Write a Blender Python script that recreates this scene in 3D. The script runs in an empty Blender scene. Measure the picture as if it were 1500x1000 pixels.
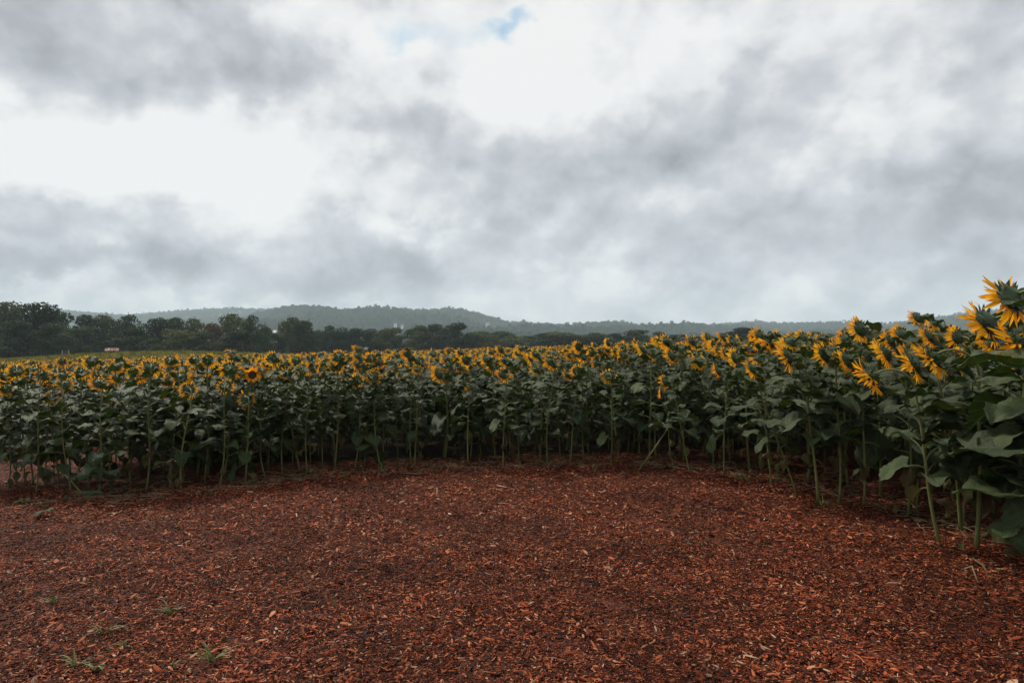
import bpy, math, random
import numpy as np
from mathutils import Matrix, Vector

R = math.radians
SC = bpy.context.scene
COL = SC.collection
rng = random.Random(7)
nrng = np.random.default_rng(7)

# ------------------------------------------------------------------ camera
CAM_H = 1.7
FPX = 1000.0                       # focal length in pixels of the 1500 px wide photograph
cam_d = bpy.data.cameras.new('camera')
cam = bpy.data.objects.new('camera', cam_d)
COL.objects.link(cam)
cam.location = (0, 0, CAM_H)
cam.rotation_euler = (R(90), 0, 0)
cam_d.sensor_width = 36.0
cam_d.lens = 24.0
cam_d.clip_start = 0.05
cam_d.clip_end = 20000
SC.camera = cam

# ------------------------------------------------------------------ world: daylight sky with broken overcast
SUN_AZ, SUN_EL = R(-46), R(50)     # azimuth clockwise from +Y

def px_dir(px, py):
    """azimuth and elevation of a point of the photograph's sky"""
    v = Vector(((px - 750) / FPX, 1.0, (500 - py) / FPX)).normalized()
    return math.atan2(v.x, v.y), math.asin(v.z)

world = bpy.data.worlds.new('World')
SC.world = world
world.use_nodes = True
nt = world.node_tree
nt.nodes.clear()

def N(tree, typ, **kw):
    n = tree.nodes.new(typ)
    ins = kw.pop('ins', {})
    for k, v in kw.items():
        setattr(n, k, v)
    for k, v in ins.items():
        n.inputs[k].default_value = v
    return n

def L(tree, a, b):
    tree.links.new(a, b)

def wmath(op, a, b=None, c=None, clamp=False):
    n = N(nt, 'ShaderNodeMath', operation=op)
    n.use_clamp = clamp
    for i, x in enumerate((a, b, c)):
        if x is None:
            continue
        if isinstance(x, (int, float)):
            n.inputs[i].default_value = x
        else:
            L(nt, x, n.inputs[i])
    return n.outputs[0]

def wvec(op, a, b=None):
    n = N(nt, 'ShaderNodeVectorMath', operation=op)
    for i, x in enumerate((a, b)):
        if x is None:
            continue
        if isinstance(x, (tuple, list)):
            n.inputs[i].default_value = x
        else:
            L(nt, x, n.inputs[i])
    return n

def wnoise(vec, scale, detail, rough=0.55, dist=0.0):
    n = N(nt, 'ShaderNodeTexNoise')
    n.inputs['Scale'].default_value = scale
    n.inputs['Detail'].default_value = detail
    n.inputs['Roughness'].default_value = rough
    n.inputs['Distortion'].default_value = dist
    L(nt, vec, n.inputs['Vector'])
    return n

tc = N(nt, 'ShaderNodeTexCoord')
nrm = wvec('NORMALIZE', tc.outputs['Generated'])
sep = N(nt, 'ShaderNodeSeparateXYZ')
L(nt, nrm.outputs[0], sep.inputs[0])
az = wmath('ARCTAN2', sep.outputs['X'], sep.outputs['Y'])
el = wmath('ARCSINE', sep.outputs['Z'])
comb = N(nt, 'ShaderNodeCombineXYZ')
L(nt, az, comb.inputs[0]); L(nt, el, comb.inputs[1])
# flattened direction: clouds seen at a slant are wider than high
flat = wvec('MULTIPLY', nrm.outputs[0], (1.0, 1.0, 1.25))
w1 = wnoise(flat.outputs[0], 3.6, 3.0, 0.55)
w2 = wnoise(flat.outputs[0], 11.0, 4.0, 0.60)
s1 = wvec('SUBTRACT', w1.outputs['Color'], (0.5, 0.5, 0.5))
s1m = wvec('MULTIPLY', s1.outputs[0], (0.20, 0.15, 0.0))
s2 = wvec('SUBTRACT', w2.outputs['Color'], (0.5, 0.5, 0.5))
s2m = wvec('MULTIPLY', s2.outputs[0], (0.15, 0.12, 0.0))
wp = wvec('ADD', comb.outputs[0], s1m.outputs[0])
wp = wvec('ADD', wp.outputs[0], s2m.outputs[0])

def gauss(px, py, sx, sy, coord):
    a, e = px_dir(px, py)
    d = wvec('SUBTRACT', coord, (a, e, 0))
    d = wvec('MULTIPLY', d.outputs[0], (FPX / sx, FPX / sy, 0))
    q = wvec('DOT_PRODUCT', d.outputs[0], None)
    L(nt, d.outputs[0], q.inputs[1])
    return wmath('EXPONENT', wmath('MULTIPLY', q.outputs['Value'], -0.5))

MASSES = [  # cloud masses in the view: where, how wide and high, how much lighter or darker
    (170, 15, 240, 62, -.30), (40, 95, 150, 40, -.12), (350, 95, 70, 70, -.14),
    (90, 195, 150, 48, .36), (270, 205, 100, 60, .30), (190, 285, 70, 36, .24), (350, 215, 70, 40, .18),
    (80, 312, 100, 28, -.26), (80, 384, 110, 15, -.20), (172, 366, 30, 14, .24), (45, 414, 60, 8, .22), (60, 350, 90, 9, .08),
    (350, 300, 90, 30, -.10), (420, 385, 220, 34, -.22), (250, 385, 70, 24, -.06), (600, 415, 170, 18, -.14), (120, 425, 160, 10, -.06),
    (540, 180, 90, 42, -.17), (680, 205, 90, 34, -.16), (600, 130, 60, 40, -.04), (430, 262, 60, 18, .14),
    (500, 35, 75, 60, .30), (590, 100, 40, 40, .12), (640, 110, 40, 30, .10),
    (790, 95, 95, 50, .34), (780, 175, 80, 40, .20), (600, 330, 45, 20, .20), (540, 290, 36, 20, .08), (515, 315, 34, 22, -.08),
    (690, 20, 90, 20, .06), (920, 40, 120, 50, .08), (1070, 165, 140, 48, -.15), (900, 245, 120, 45, -.14), (760, 265, 90, 30, -.08),
    (900, 360, 170, 40, -.16), (1180, 350, 180, 44, -.13), (1300, 190, 70, 60, .16), (1120, 265, 70, 30, .08),
    (1450, 120, 70, 160, -.18), (1420, 340, 150, 60, -.16), (1200, 60, 130, 40, .06), (1000, 130, 60, 20, .06),
    (850, 420, 110, 14, .14), (1260, 446, 130, 11, .10), (330, 440, 140, 8, .16), (960, 455, 90, 9, .05),
]
acc = None
for (px, py, sx, sy, w) in MASSES:
    g = wmath('MULTIPLY', gauss(px, py, sx, sy, wp.outputs[0]), w)
    acc = g if acc is None else wmath('ADD', acc, g)
big = wnoise(flat.outputs[0], 1.7, 3.0, 0.55, 0.4)
# billows: the cloud's thickness here less its thickness a little nearer the light, so crests are bright and bases dull
def wvoro(vec, scale, detail):
    n = N(nt, 'ShaderNodeTexVoronoi', feature='F1')
    n.inputs['Scale'].default_value = scale
    n.inputs['Detail'].default_value = detail
    n.inputs['Roughness'].default_value = 0.55
    n.inputs['Lacunarity'].default_value = 2.2
    L(nt, vec, n.inputs['Vector'])
    return n.outputs['Distance']
puff_a = wnoise(flat.outputs[0], 5.2, 6.0, 0.56)
swirl = wvec('MULTIPLY', s2.outputs[0], (.10, .10, .10))
cell = wvec('ADD', flat.outputs[0], swirl.outputs[0])
shift = wvec('ADD', flat.outputs[0], (-.020, .0, .050))
puff_b = wnoise(shift.outputs[0], 5.2, 4.0, 0.56)
shift2 = wvec('ADD', cell.outputs[0], (-.012, .0, .030))
relief = wmath('MULTIPLY', wmath('SUBTRACT', puff_a.outputs['Fac'], puff_b.outputs['Fac']), 0.75)
lobes_ = wmath('SUBTRACT', wvoro(shift2.outputs[0], 5.0, 2.0), wvoro(cell.outputs[0], 5.0, 2.0))
relief = wmath('MULTIPLY_ADD', lobes_, 0.36, relief)
nb = wmath('MULTIPLY', wmath('SUBTRACT', big.outputs['Fac'], 0.5), 0.20)
nf = wmath('MULTIPLY', wmath('SUBTRACT', puff_a.outputs['Fac'], 0.5), 0.22)
lum = wmath('ADD', wmath('ADD', wmath('ADD', acc, nb), relief), wmath('ADD', nf, 0.765))
ramp = N(nt, 'ShaderNodeValToRGB')
L(nt, lum, ramp.inputs[0])
cr = ramp.color_ramp
cr.elements[0].position = 0.30; cr.elements[0].color = (.33, .345, .375, 1)
cr.elements[1].position = 1.0;  cr.elements[1].color = (.93, .935, .93, 1)
e = cr.elements.new(0.52); e.color = (.50, .525, .565, 1)
e = cr.elements.new(0.68); e.color = (.64, .66, .70, 1)
e = cr.elements.new(0.84); e.color = (.83, .84, .855, 1)
# clear sky, seen through the gaps only
sky = N(nt, 'ShaderNodeTexSky', sky_type='NISHITA')
sky.sun_disc = False
sky.sun_elevation = SUN_EL
sky.sun_rotation = SUN_AZ
skys = wvec('MULTIPLY', sky.outputs[0], (0.085, 0.135, 0.13))
g1 = wmath('ADD', wmath('MULTIPLY', gauss(780, 24, 20, 9, wp.outputs[0]), .75), wmath('MULTIPLY', gauss(752, 42, 17, 11, wp.outputs[0]), .85))
g2 = wmath('MULTIPLY', gauss(612, 74, 22, 14, wp.outputs[0]), 0.6)
g3 = wmath('MULTIPLY', gauss(670, 46, 75, 18, wp.outputs[0]), 0.46)
gap = wmath('ADD', wmath('ADD', g1, g2), g3)
wisp = wnoise(flat.outputs[0], 22.0, 5.0, 0.62, 0.6)
gap = wmath('SUBTRACT', gap, wmath('MULTIPLY', wisp.outputs['Fac'], 0.42))
gap = wmath('MULTIPLY', gap, .72, clamp=True)
mx = N(nt, 'ShaderNodeMix', data_type='RGBA')
L(nt, gap, mx.inputs['Factor'])
L(nt, ramp.outputs[0], mx.inputs[6])
L(nt, skys.outputs[0], mx.inputs[7])
bg = N(nt, 'ShaderNodeBackground')
bg.inputs['Strength'].default_value = 1.0
# the air brightens towards the horizon, all the way round
low = wmath('EXPONENT', wmath('MULTIPLY', wmath('ABSOLUTE', el), -11.0))
low = wmath('MULTIPLY_ADD', low, 0.58, 1.0)
L(nt, low, bg.inputs['Strength'])
L(nt, mx.outputs[2], bg.inputs['Color'])
world.cycles.sampling_method = 'MANUAL'
world.cycles.sample_map_resolution = 512
wo = N(nt, 'ShaderNodeOutputWorld')
L(nt, bg.outputs[0], wo.inputs['Surface'])

# ------------------------------------------------------------------ sun behind thin cloud
sun_d = bpy.data.lights.new('sun', 'SUN')
sun_d.energy = 4.4
sun_d.angle = R(11)
sun_d.color = (1.0, .93, .80)
sun = bpy.data.objects.new('sun', sun_d)
COL.objects.link(sun)
sdir = Vector((math.sin(SUN_AZ) * math.cos(SUN_EL), math.cos(SUN_AZ) * math.cos(SUN_EL), math.sin(SUN_EL)))
sun.rotation_euler = sdir.to_track_quat('Z', 'Y').to_euler()

# ------------------------------------------------------------------ exposure, sampling
vs = SC.view_settings
vs.view_transform = 'Standard'
vs.look = 'None'
vs.exposure = 0.0
vs.gamma = 1.0
vs.use_curve_mapping = False
SC.render.engine = 'CYCLES'
cy = SC.cycles
cy.use_denoising = True
cy.denoiser = 'OPENIMAGEDENOISE'
cy.denoising_prefilter = 'ACCURATE'
cy.denoising_input_passes = 'RGB_ALBEDO_NORMAL'
cy.max_bounces = 6
cy.diffuse_bounces = 3
cy.glossy_bounces = 2
cy.transmission_bounces = 3
cy.transparent_max_bounces = 6
cy.volume_bounces = 0
cy.use_adaptive_sampling = True
cy.adaptive_threshold = 0.015
cy.sample_clamp_indirect = 4.0

# ------------------------------------------------------------------ helpers
def tag(o, label=None, cat=None, group=None, kind=None):
    if label: o['label'] = label
    if cat: o['category'] = cat
    if group: o['group'] = group
    if kind: o['kind'] = kind
    return o

def link(o, parent=None):
    COL.objects.link(o)
    if parent is not None:
        o.parent = parent
    return o

def empty(name, loc):
    o = bpy.data.objects.new(name, None)
    o.location = loc
    o.empty_display_size = 0.1
    return link(o)

def new(name, mesh, parent=None, mat4=None):
    o = bpy.data.objects.new(name, mesh)
    link(o, parent)
    if mat4 is not None:
        o.matrix_basis = mat4
    return o

class T:
    """a bit of geometry: vertices, faces, one material index and one uv per vertex"""
    def __init__(s, v, f, m=0, uv=None):
        s.v = np.asarray(v, float).reshape(-1, 3)
        s.f = [tuple(x) for x in f]
        s.m = m if isinstance(m, list) else [m] * len(s.f)
        s.uv = np.zeros((len(s.v), 2)) if uv is None else np.asarray(uv, float)
    def x(s, M):
        A = np.array(M)
        return T(s.v @ A[:3, :3].T + A[:3, 3], s.f, list(s.m), s.uv)

def join(ts):
    off, v, f, m, uv = 0, [], [], [], []
    for t in ts:
        v.append(t.v); uv.append(t.uv); m += t.m
        f += [tuple(i + off for i in q) for q in t.f]
        off += len(t.v)
    return T(np.concatenate(v), f, m, np.concatenate(uv))

def mesh(name, t, mats, smooth=True):
    me = bpy.data.meshes.new(name)
    me.from_pydata(t.v.tolist(), [], t.f)
    for mt in mats:
        me.materials.append(mt)
    n = len(me.polygons)
    me.polygons.foreach_set('material_index', np.array(t.m, dtype=np.int32))
    me.polygons.foreach_set('use_smooth', np.full(n, smooth))
    if t.uv.any():
        l = me.uv_layers.new(name='UVMap')
        vi = np.empty(len(me.loops), dtype=np.int32)
        me.loops.foreach_get('vertex_index', vi)
        l.data.foreach_set('uv', t.uv[vi].astype(np.float32).ravel())
    me.update()
    return me

def tube(path, radii, n=6, m=0, cap=True):
    pts = [Vector(p) for p in path]
    v, f = [], []
    up = Vector((0.31, 0.17, 0.93)).normalized()
    for i, p in enumerate(pts):
        a = pts[max(i - 1, 0)]; b = pts[min(i + 1, len(pts) - 1)]
        t = (b - a).normalized()
        if abs(t.dot(up)) > .97:
            up = Vector((1, 0.2, 0)).normalized()
        s = t.cross(up).normalized()
        u = s.cross(t)
        up = u
        for k in range(n):
            an = 2 * math.pi * k / n
            v.append(p + (s * math.cos(an) + u * math.sin(an)) * radii[i])
    for i in range(len(pts) - 1):
        for k in range(n):
            a = i * n + k; b = i * n + (k + 1) % n
            f.append((a, b, b + n, a + n))
    if cap:
        f.append(tuple(range(n - 1, -1, -1)))
        f.append(tuple(range((len(pts) - 1) * n, len(pts) * n)))
    return T([tuple(x) for x in v], f, m)

def box(x0, x1, y0, y1, z0, z1, m=0):
    v = [(x, y, z) for z in (z0, z1) for y in (y0, y1) for x in (x0, x1)]
    f = [(0, 2, 3, 1), (4, 5, 7, 6), (0, 1, 5, 4), (2, 6, 7, 3), (0, 4, 6, 2), (1, 3, 7, 5)]
    return T(v, f, m)

ONES = ['', 'first', 'second', 'third', 'fourth', 'fifth', 'sixth', 'seventh', 'eighth', 'ninth', 'tenth', 'eleventh', 'twelfth',
        'thirteenth', 'fourteenth', 'fifteenth', 'sixteenth', 'seventeenth', 'eighteenth', 'nineteenth']
TENS = ['', '', 'twenty', 'thirty', 'forty', 'fifty', 'sixty', 'seventy', 'eighty', 'ninety']
TENTH = ['', '', 'twentieth', 'thirtieth', 'fortieth', 'fiftieth', 'sixtieth', 'seventieth', 'eightieth', 'ninetieth']
def ordinal(n):
    if n < 20: return ONES[n]
    if n % 10 == 0: return TENTH[n // 10]
    return TENS[n // 10] + '-' + ONES[n % 10]

# ------------------------------------------------------------------ materials
def material(name):
    m = bpy.data.materials.new(name)
    m.use_nodes = True
    t = m.node_tree
    b = t.nodes['Principled BSDF']
    return m, t, b

def rampnode(t, stops, interp='LINEAR'):
    n = N(t, 'ShaderNodeValToRGB')
    c = n.color_ramp
    c.interpolation = interp
    c.elements[0].position = stops[0][0]; c.elements[0].color = (*stops[0][1], 1)
    c.elements[1].position = stops[-1][0]; c.elements[1].color = (*stops[-1][1], 1)
    for p, q in stops[1:-1]:
        e = c.elements.new(p); e.color = (*q, 1)
    return n

def add_translucent(m, t, b, colsock, fac, tint=(1, 1, 1)):
    tr = N(t, 'ShaderNodeBsdfTranslucent')
    if colsock is not None:
        mu = N(t, 'ShaderNodeMix', data_type='RGBA', blend_type='MULTIPLY')
        mu.inputs[0].default_value = 1.0
        L(t, colsock, mu.inputs[6]); mu.inputs[7].default_value = (*tint, 1)
        L(t, mu.outputs[2], tr.inputs['Color'])
    mix = N(t, 'ShaderNodeMixShader')
    mix.inputs[0].default_value = fac
    L(t, b.outputs[0], mix.inputs[1]); L(t, tr.outputs[0], mix.inputs[2])
    out = next(n for n in t.nodes if n.type == 'OUTPUT_MATERIAL')
    L(t, mix.outputs[0], out.inputs['Surface'])

def noise(t, scale, detail=4, rough=.55, coord='Object', vec=None):
    n = N(t, 'ShaderNodeTexNoise')
    n.inputs['Scale'].default_value = scale
    n.inputs['Detail'].default_value = detail
    n.inputs['Roughness'].default_value = rough
    if vec is None:
        c = N(t, 'ShaderNodeTexCoord'); vec = c.outputs[coord]
    L(t, vec, n.inputs['Vector'])
    return n

def leaf_material(name, stops, vein, dead=False):
    m, t, b = material(name)
    oi = N(t, 'ShaderNodeObjectInfo')
    nz = noise(t, 9.0, 4)
    ad = N(t, 'ShaderNodeMath', operation='MULTIPLY_ADD')
    L(t, nz.outputs['Fac'], ad.inputs[0]); ad.inputs[1].default_value = .55
    sc_ = N(t, 'ShaderNodeMath', operation='MULTIPLY_ADD')
    L(t, oi.outputs['Random'], sc_.inputs[0]); sc_.inputs[1].default_value = .6; sc_.inputs[2].default_value = -.08
    L(t, sc_.outputs[0], ad.inputs[2])
    rp = rampnode(t, stops)
    L(t, ad.outputs[0], rp.inputs[0])
    # veins: midrib and slanting side veins, drawn in the blade's own length and width
    uvn = N(t, 'ShaderNodeUVMap')
    sp = N(t, 'ShaderNodeSeparateXYZ'); L(t, uvn.outputs[0], sp.inputs[0])
    ax = N(t, 'ShaderNodeMath', operation='ABSOLUTE'); L(t, sp.outputs[0], ax.inputs[0])
    sl = N(t, 'ShaderNodeMath', operation='MULTIPLY_ADD'); L(t, ax.outputs[0], sl.inputs[0]); sl.inputs[1].default_value = -.32; L(t, sp.outputs[1], sl.inputs[2])
    fr = N(t, 'ShaderNodeMath', operation='PINGPONG'); L(t, sl.outputs[0], fr.inputs[0]); fr.inputs[1].default_value = .085
    lt = N(t, 'ShaderNodeMath', operation='LESS_THAN'); L(t, fr.outputs[0], lt.inputs[0]); lt.inputs[1].default_value = .008
    mr = N(t, 'ShaderNodeMath', operation='LESS_THAN'); L(t, ax.outputs[0], mr.inputs[0]); mr.inputs[1].default_value = .05
    mxv = N(t, 'ShaderNodeMath', operation='MAXIMUM'); L(t, lt.outputs[0], mxv.inputs[0]); L(t, mr.outputs[0], mxv.inputs[1])
    k = N(t, 'ShaderNodeMath', operation='MULTIPLY'); L(t, mxv.outputs[0], k.inputs[0]); k.inputs[1].default_value = .65
    mixc = N(t, 'ShaderNodeMix', data_type='RGBA')
    L(t, k.outputs[0], mixc.inputs[0]); L(t, rp.outputs[0], mixc.inputs[6]); mixc.inputs[7].default_value = (*vein, 1)
    sp2 = noise(t, 13, 4, .6)
    th_ = N(t, 'ShaderNodeMath', operation='MULTIPLY_ADD'); L(t, sp2.outputs['Fac'], th_.inputs[0]); th_.inputs[1].default_value = 9.0; th_.inputs[2].default_value = -5.6; th_.use_clamp = True
    pw = N(t, 'ShaderNodeMath', operation='MULTIPLY'); L(t, th_.outputs[0], pw.inputs[0]); L(t, oi.outputs['Random'], pw.inputs[1])
    blem = N(t, 'ShaderNodeMix', data_type='RGBA')
    L(t, pw.outputs[0], blem.inputs[0]); L(t, mixc.outputs[2], blem.inputs[6]); blem.inputs[7].default_value = (.13, .10, .03, 1)
    mixc = blem
    L(t, mixc.outputs[2], b.inputs['Base Color'])
    b.inputs['Roughness'].default_value = .85 if dead else .44
    b.inputs['Specular IOR Level'].default_value = .2 if dead else .36
    bp = N(t, 'ShaderNodeBump'); bp.inputs['Strength'].default_value = .7; bp.inputs['Distance'].default_value = .02
    nb_ = noise(t, 42, 4)
    hs = N(t, 'ShaderNodeMath', operation='MULTIPLY_ADD'); L(t, mxv.outputs[0], hs.inputs[0]); hs.inputs[1].default_value = -.7; L(t, nb_.outputs['Fac'], hs.inputs[2])
    L(t, hs.outputs[0], bp.inputs['Height']); L(t, bp.outputs[0], b.inputs['Normal'])
    add_translucent(m, t, b, mixc.outputs[2], .16, (1.0, 1.15, .5))
    return m

M_LEAF = leaf_material('sunflower_leaf', [(.15, (.017, .033, .009)), (.5, (.031, .053, .014)), (.85, (.057, .080, .021))], (.08, .11, .042))
M_DEAD = leaf_material('withered_leaf', [(.2, (.07, .045, .02)), (.55, (.115, .09, .035)), (.85, (.08, .095, .04))], (.16, .12, .06), True)

def simple(name, stops, scale, rough=.7, spec=.3, rnd=.5, trans=0.0, tint=(1, 1, 1), coord='Object', bump=0.0, bscale=60, bdist=.004):
    m, t, b = material(name)
    oi = N(t, 'ShaderNodeObjectInfo')
    nz = noise(t, scale, 5, coord=coord)
    a = N(t, 'ShaderNodeMath', operation='MULTIPLY_ADD'); L(t, oi.outputs['Random'], a.inputs[0]); a.inputs[1].default_value = rnd; a.inputs[2].default_value = -rnd / 2
    s = N(t, 'ShaderNodeMath', operation='ADD'); L(t, nz.outputs['Fac'], s.inputs[0]); L(t, a.outputs[0], s.inputs[1])
    rp = rampnode(t, stops)
    L(t, s.outputs[0], rp.inputs[0])
    L(t, rp.outputs[0], b.inputs['Base Color'])
    b.inputs['Roughness'].default_value = rough
    b.inputs['Specular IOR Level'].default_value = spec
    if bump:
        bp = N(t, 'ShaderNodeBump'); bp.inputs['Strength'].default_value = bump; bp.inputs['Distance'].default_value = bdist
        n2 = noise(t, bscale, 5, coord=coord)
        L(t, n2.outputs['Fac'], bp.inputs['Height']); L(t, bp.outputs[0], b.inputs['Normal'])
    if trans:
        add_translucent(m, t, b, rp.outputs[0], trans, tint)
    return m

M_STEM = simple('sunflower_stem', [(.2, (.075, .088, .026)), (.6, (.13, .14, .042)), (.9, (.165, .165, .06))], 14, .6, .35, .35, bump=.3, bscale=120)
M_PETAL = simple('ray_petal', [(.15, (.86, .27, .008)), (.5, (.95, .46, .015)), (.85, (.97, .59, .03))], 16, .6, .2, .35, trans=.5, tint=(1, .95, .7))
M_BRACT = simple('green_bract', [(.2, (.03, .055, .02)), (.8, (.06, .095, .035))], 20, .6, .35, .4, trans=.12)
M_FACE = simple('seed_face', [(.3, (.035, .018, .008)), (.7, (.10, .045, .015))], 60, .85, .2, .2, bump=.8, bscale=160)
M_STRAW = simple('dry_stalk', [(.2, (.10, .07, .035)), (.8, (.22, .165, .09))], 12, .8, .2, .5, bump=.3)
M_GRASS = simple('grass_blade', [(.2, (.08, .12, .035)), (.8, (.20, .23, .08))], 20, .6, .35, .4, trans=.2)

# chips: each one a little different
M_CHIP, t_, b_ = material('mulch_chip')
oi_ = N(t_, 'ShaderNodeObjectInfo')
rp_ = rampnode(t_, [(0, (.016, .004, .002)), (.32, (.05, .011, .005)), (.54, (.18, .035, .011)), (.75, (.34, .070, .022)), (.90, (.48, .138, .055)), (.97, (.54, .26, .14)), (1, (.58, .40, .28))])
L(t_, oi_.outputs['Random'], rp_.inputs[0])
nz_ = noise(t_, 90, 3)
mm_ = N(t_, 'ShaderNodeMix', data_type='RGBA', blend_type='MULTIPLY'); mm_.inputs[0].default_value = .55
L(t_, rp_.outputs[0], mm_.inputs[6]); L(t_, nz_.outputs['Fac'], mm_.inputs[7])
ge_ = N(t_, 'ShaderNodeNewGeometry')
damp_ = noise(t_, .9, 4, .6, vec=ge_.outputs['Position'])      # damper and drier patches of the bed
dr_ = rampnode(t_, [(.34, (.45, .43, .42)), (.52, (.92, .90, .88)), (.68, (1.2, 1.15, 1.1))])
L(t_, damp_.outputs['Fac'], dr_.inputs[0])
md_ = N(t_, 'ShaderNodeMix', data_type='RGBA', blend_type='MULTIPLY'); md_.inputs[0].default_value = 1.0
L(t_, mm_.outputs[2], md_.inputs[6]); L(t_, dr_.outputs[0], md_.inputs[7])
L(t_, md_.outputs[2], b_.inputs['Base Color'])
b_.inputs['Roughness'].default_value = .7
b_.inputs['Specular IOR Level'].default_value = .12

M_BIGCHIP = simple('pale_split_wood', [(.2, (.24, .12, .065)), (.8, (.38, .25, .16))], 25, .75, .25, .5, bump=.3)

def mulch_ground():
    m, t, b = material('mulch_bed')
    g = N(t, 'ShaderNodeNewGeometry')
    vo = N(t, 'ShaderNodeTexVoronoi'); vo.inputs['Scale'].default_value = 70
    L(t, g.outputs['Position'], vo.inputs['Vector'])
    sp = N(t, 'ShaderNodeSeparateXYZ'); L(t, vo.outputs['Color'], sp.inputs[0])
    rp = rampnode(t, [(0, (.014, .005, .003)), (.5, (.055, .014, .007)), (.85, (.11, .028, .013)), (1, (.2, .07, .035))])
    L(t, sp.outputs[0], rp.inputs[0])
    L(t, rp.outputs[0], b.inputs['Base Color'])
    b.inputs['Roughness'].default_value = .85
    b.inputs['Specular IOR Level'].default_value = .1
    bp = N(t, 'ShaderNodeBump'); bp.inputs['Strength'].default_value = .8; bp.inputs['Distance'].default_value = .012
    L(t, vo.outputs['Distance'], bp.inputs['Height']); L(t, bp.outputs[0], b.inputs['Normal'])
    return m
M_MULCH = mulch_ground()

def land_material():
    """earth with litter under the crop, rough meadow grass past it"""
    m, t, b = material('field_earth')
    g = N(t, 'ShaderNodeNewGeometry')
    sp = N(t, 'ShaderNodeSeparateXYZ'); L(t, g.outputs['Position'], sp.inputs[0])
    n1 = noise(t, 9, 6, .65, vec=g.outputs['Position'])
    earth = rampnode(t, [(.3, (.011, .008, .005)), (.55, (.020, .014, .008)), (.75, (.04, .028, .015))])
    L(t, n1.outputs['Fac'], earth.inputs[0])
    n2 = noise(t, .11, 8, .7, vec=g.outputs['Position'])
    grass = rampnode(t, [(.3, (.05, .065, .02)), (.48, (.085, .09, .025)), (.6, (.15, .12, .03)), (.8, (.20, .15, .035))])
    L(t, n2.outputs['Fac'], grass.inputs[0])
    mr = N(t, 'ShaderNodeMapRange'); mr.inputs['From Min'].default_value = 60; mr.inputs['From Max'].default_value = 64
    L(t, sp.outputs[1], mr.inputs['Value'])
    mx_ = N(t, 'ShaderNodeMix', data_type='RGBA')
    L(t, mr.outputs[0], mx_.inputs[0]); L(t, earth.outputs[0], mx_.inputs[6]); L(t, grass.outputs[0], mx_.inputs[7])
    L(t, mx_.outputs[2], b.inputs['Base Color'])
    b.inputs['Roughness'].default_value = .95
    b.inputs['Specular IOR Level'].default_value = .08
    bp = N(t, 'ShaderNodeBump'); bp.inputs['Strength'].default_value = .6; bp.inputs['Distance'].default_value = .03
    L(t, n1.outputs['Fac'], bp.inputs['Height']); L(t, bp.outputs[0], b.inputs['Normal'])
    return m
M_LAND = land_material()

M_CROWN = simple('tree_foliage', [(.1, (.016, .029, .008)), (.5, (.031, .049, .013)), (.9, (.066, .078, .021))], 2.2, .8, .15, 1.0, trans=.18, tint=(1, 1.1, .6))
M_CROWN_WARM = simple('turning_foliage', [(.1, (.05, .034, .014)), (.5, (.10, .052, .018)), (.9, (.16, .08, .022))], 2.2, .8, .15, .4, trans=.18)
M_BARK = simple('bark', [(.2, (.03, .024, .018)), (.8, (.085, .07, .055))], 6, .9, .2, .3)
M_WOOD = simple('far_woodland', [(.1, (.024, .05, .024)), (.5, (.045, .078, .034)), (.9, (.09, .118, .048))], 1.2, .85, .1, .9)
M_HILL = simple('hill_earth', [(.2, (.035, .05, .024)), (.8, (.07, .085, .04))], .01, .95, .1, 0)
M_WHITE = simple('white_boards', [(.2, (.62, .62, .60)), (.8, (.8, .8, .78))], 3, .7, .3, 0)
M_ROOFGREY = simple('grey_roof', [(.2, (.14, .14, .15)), (.8, (.25, .25, .26))], 3, .7, .3, 0)
M_PALEROOF = simple('pale_metal_roof', [(.2, (.38, .40, .42)), (.8, (.5, .51, .52))], 2, .5, .4, 0)
M_RUST = simple('rusted_roof_sheet', [(.36, (.11, .032, .018)), (.50, (.18, .062, .04)), (.58, (.22, .13, .10)), (.66, (.32, .29, .27))], 2.6, .7, .1, .1)
M_DARKWOOD = simple('weathered_wood', [(.2, (.035, .028, .022)), (.8, (.09, .07, .055))], 8, .85, .2, .2)
M_PALEPOST = simple('pale_post', [(.2, (.22, .2, .15)), (.8, (.36, .33, .26))], 8, .8, .2, .2)
M_GLASS = simple('window_glass', [(.2, (.02, .025, .03)), (.8, (.05, .055, .06))], 3, .15, .5, 0)

# ------------------------------------------------------------------ terrain
def gz(x, y):
    x = np.asarray(x, float); y = np.asarray(y, float)
    z = np.where(x < 0, .029, .034) * 60 * np.tanh(x / 60)
    z = z - .0095 * np.clip(y - 9.5, 0, 75)
    z = z + 1.9 * np.exp(-((x + 54) / 26) ** 2 - ((y - 102) / 20) ** 2)
    return z
def gzf(x, y): return float(gz(x, y))

def at(px, py):
    """the point of the ground seen at a pixel of the photograph (near ground only)"""
    D = CAM_H / ((py - 500) / FPX)
    for _ in range(6):
        X = (px - 750) / FPX * D
        D = (CAM_H - gzf(X, D)) / ((py - 500) / FPX)
    return X, D

def sheet(name, xs, ys, dz, mat, bumpy=0.0):
    X, Y = np.meshgrid(xs, ys)
    Z = gz(X, Y) + dz
    if bumpy:
        Z = Z + bumpy * (np.sin(X * 2.1 + np.sin(Y * 1.7)) * np.sin(Y * 2.6 + 1.3 * np.sin(X * 1.3)))
    nx, ny = len(xs), len(ys)
    f = [(j * nx + i, j * nx + i + 1, (j + 1) * nx + i + 1, (j + 1) * nx + i) for j in range(ny - 1) for i in range(nx - 1)]
    return new(name, mesh(name, T(np.stack([X, Y, Z], -1).reshape(-1, 3), f), [mat]))

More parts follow.
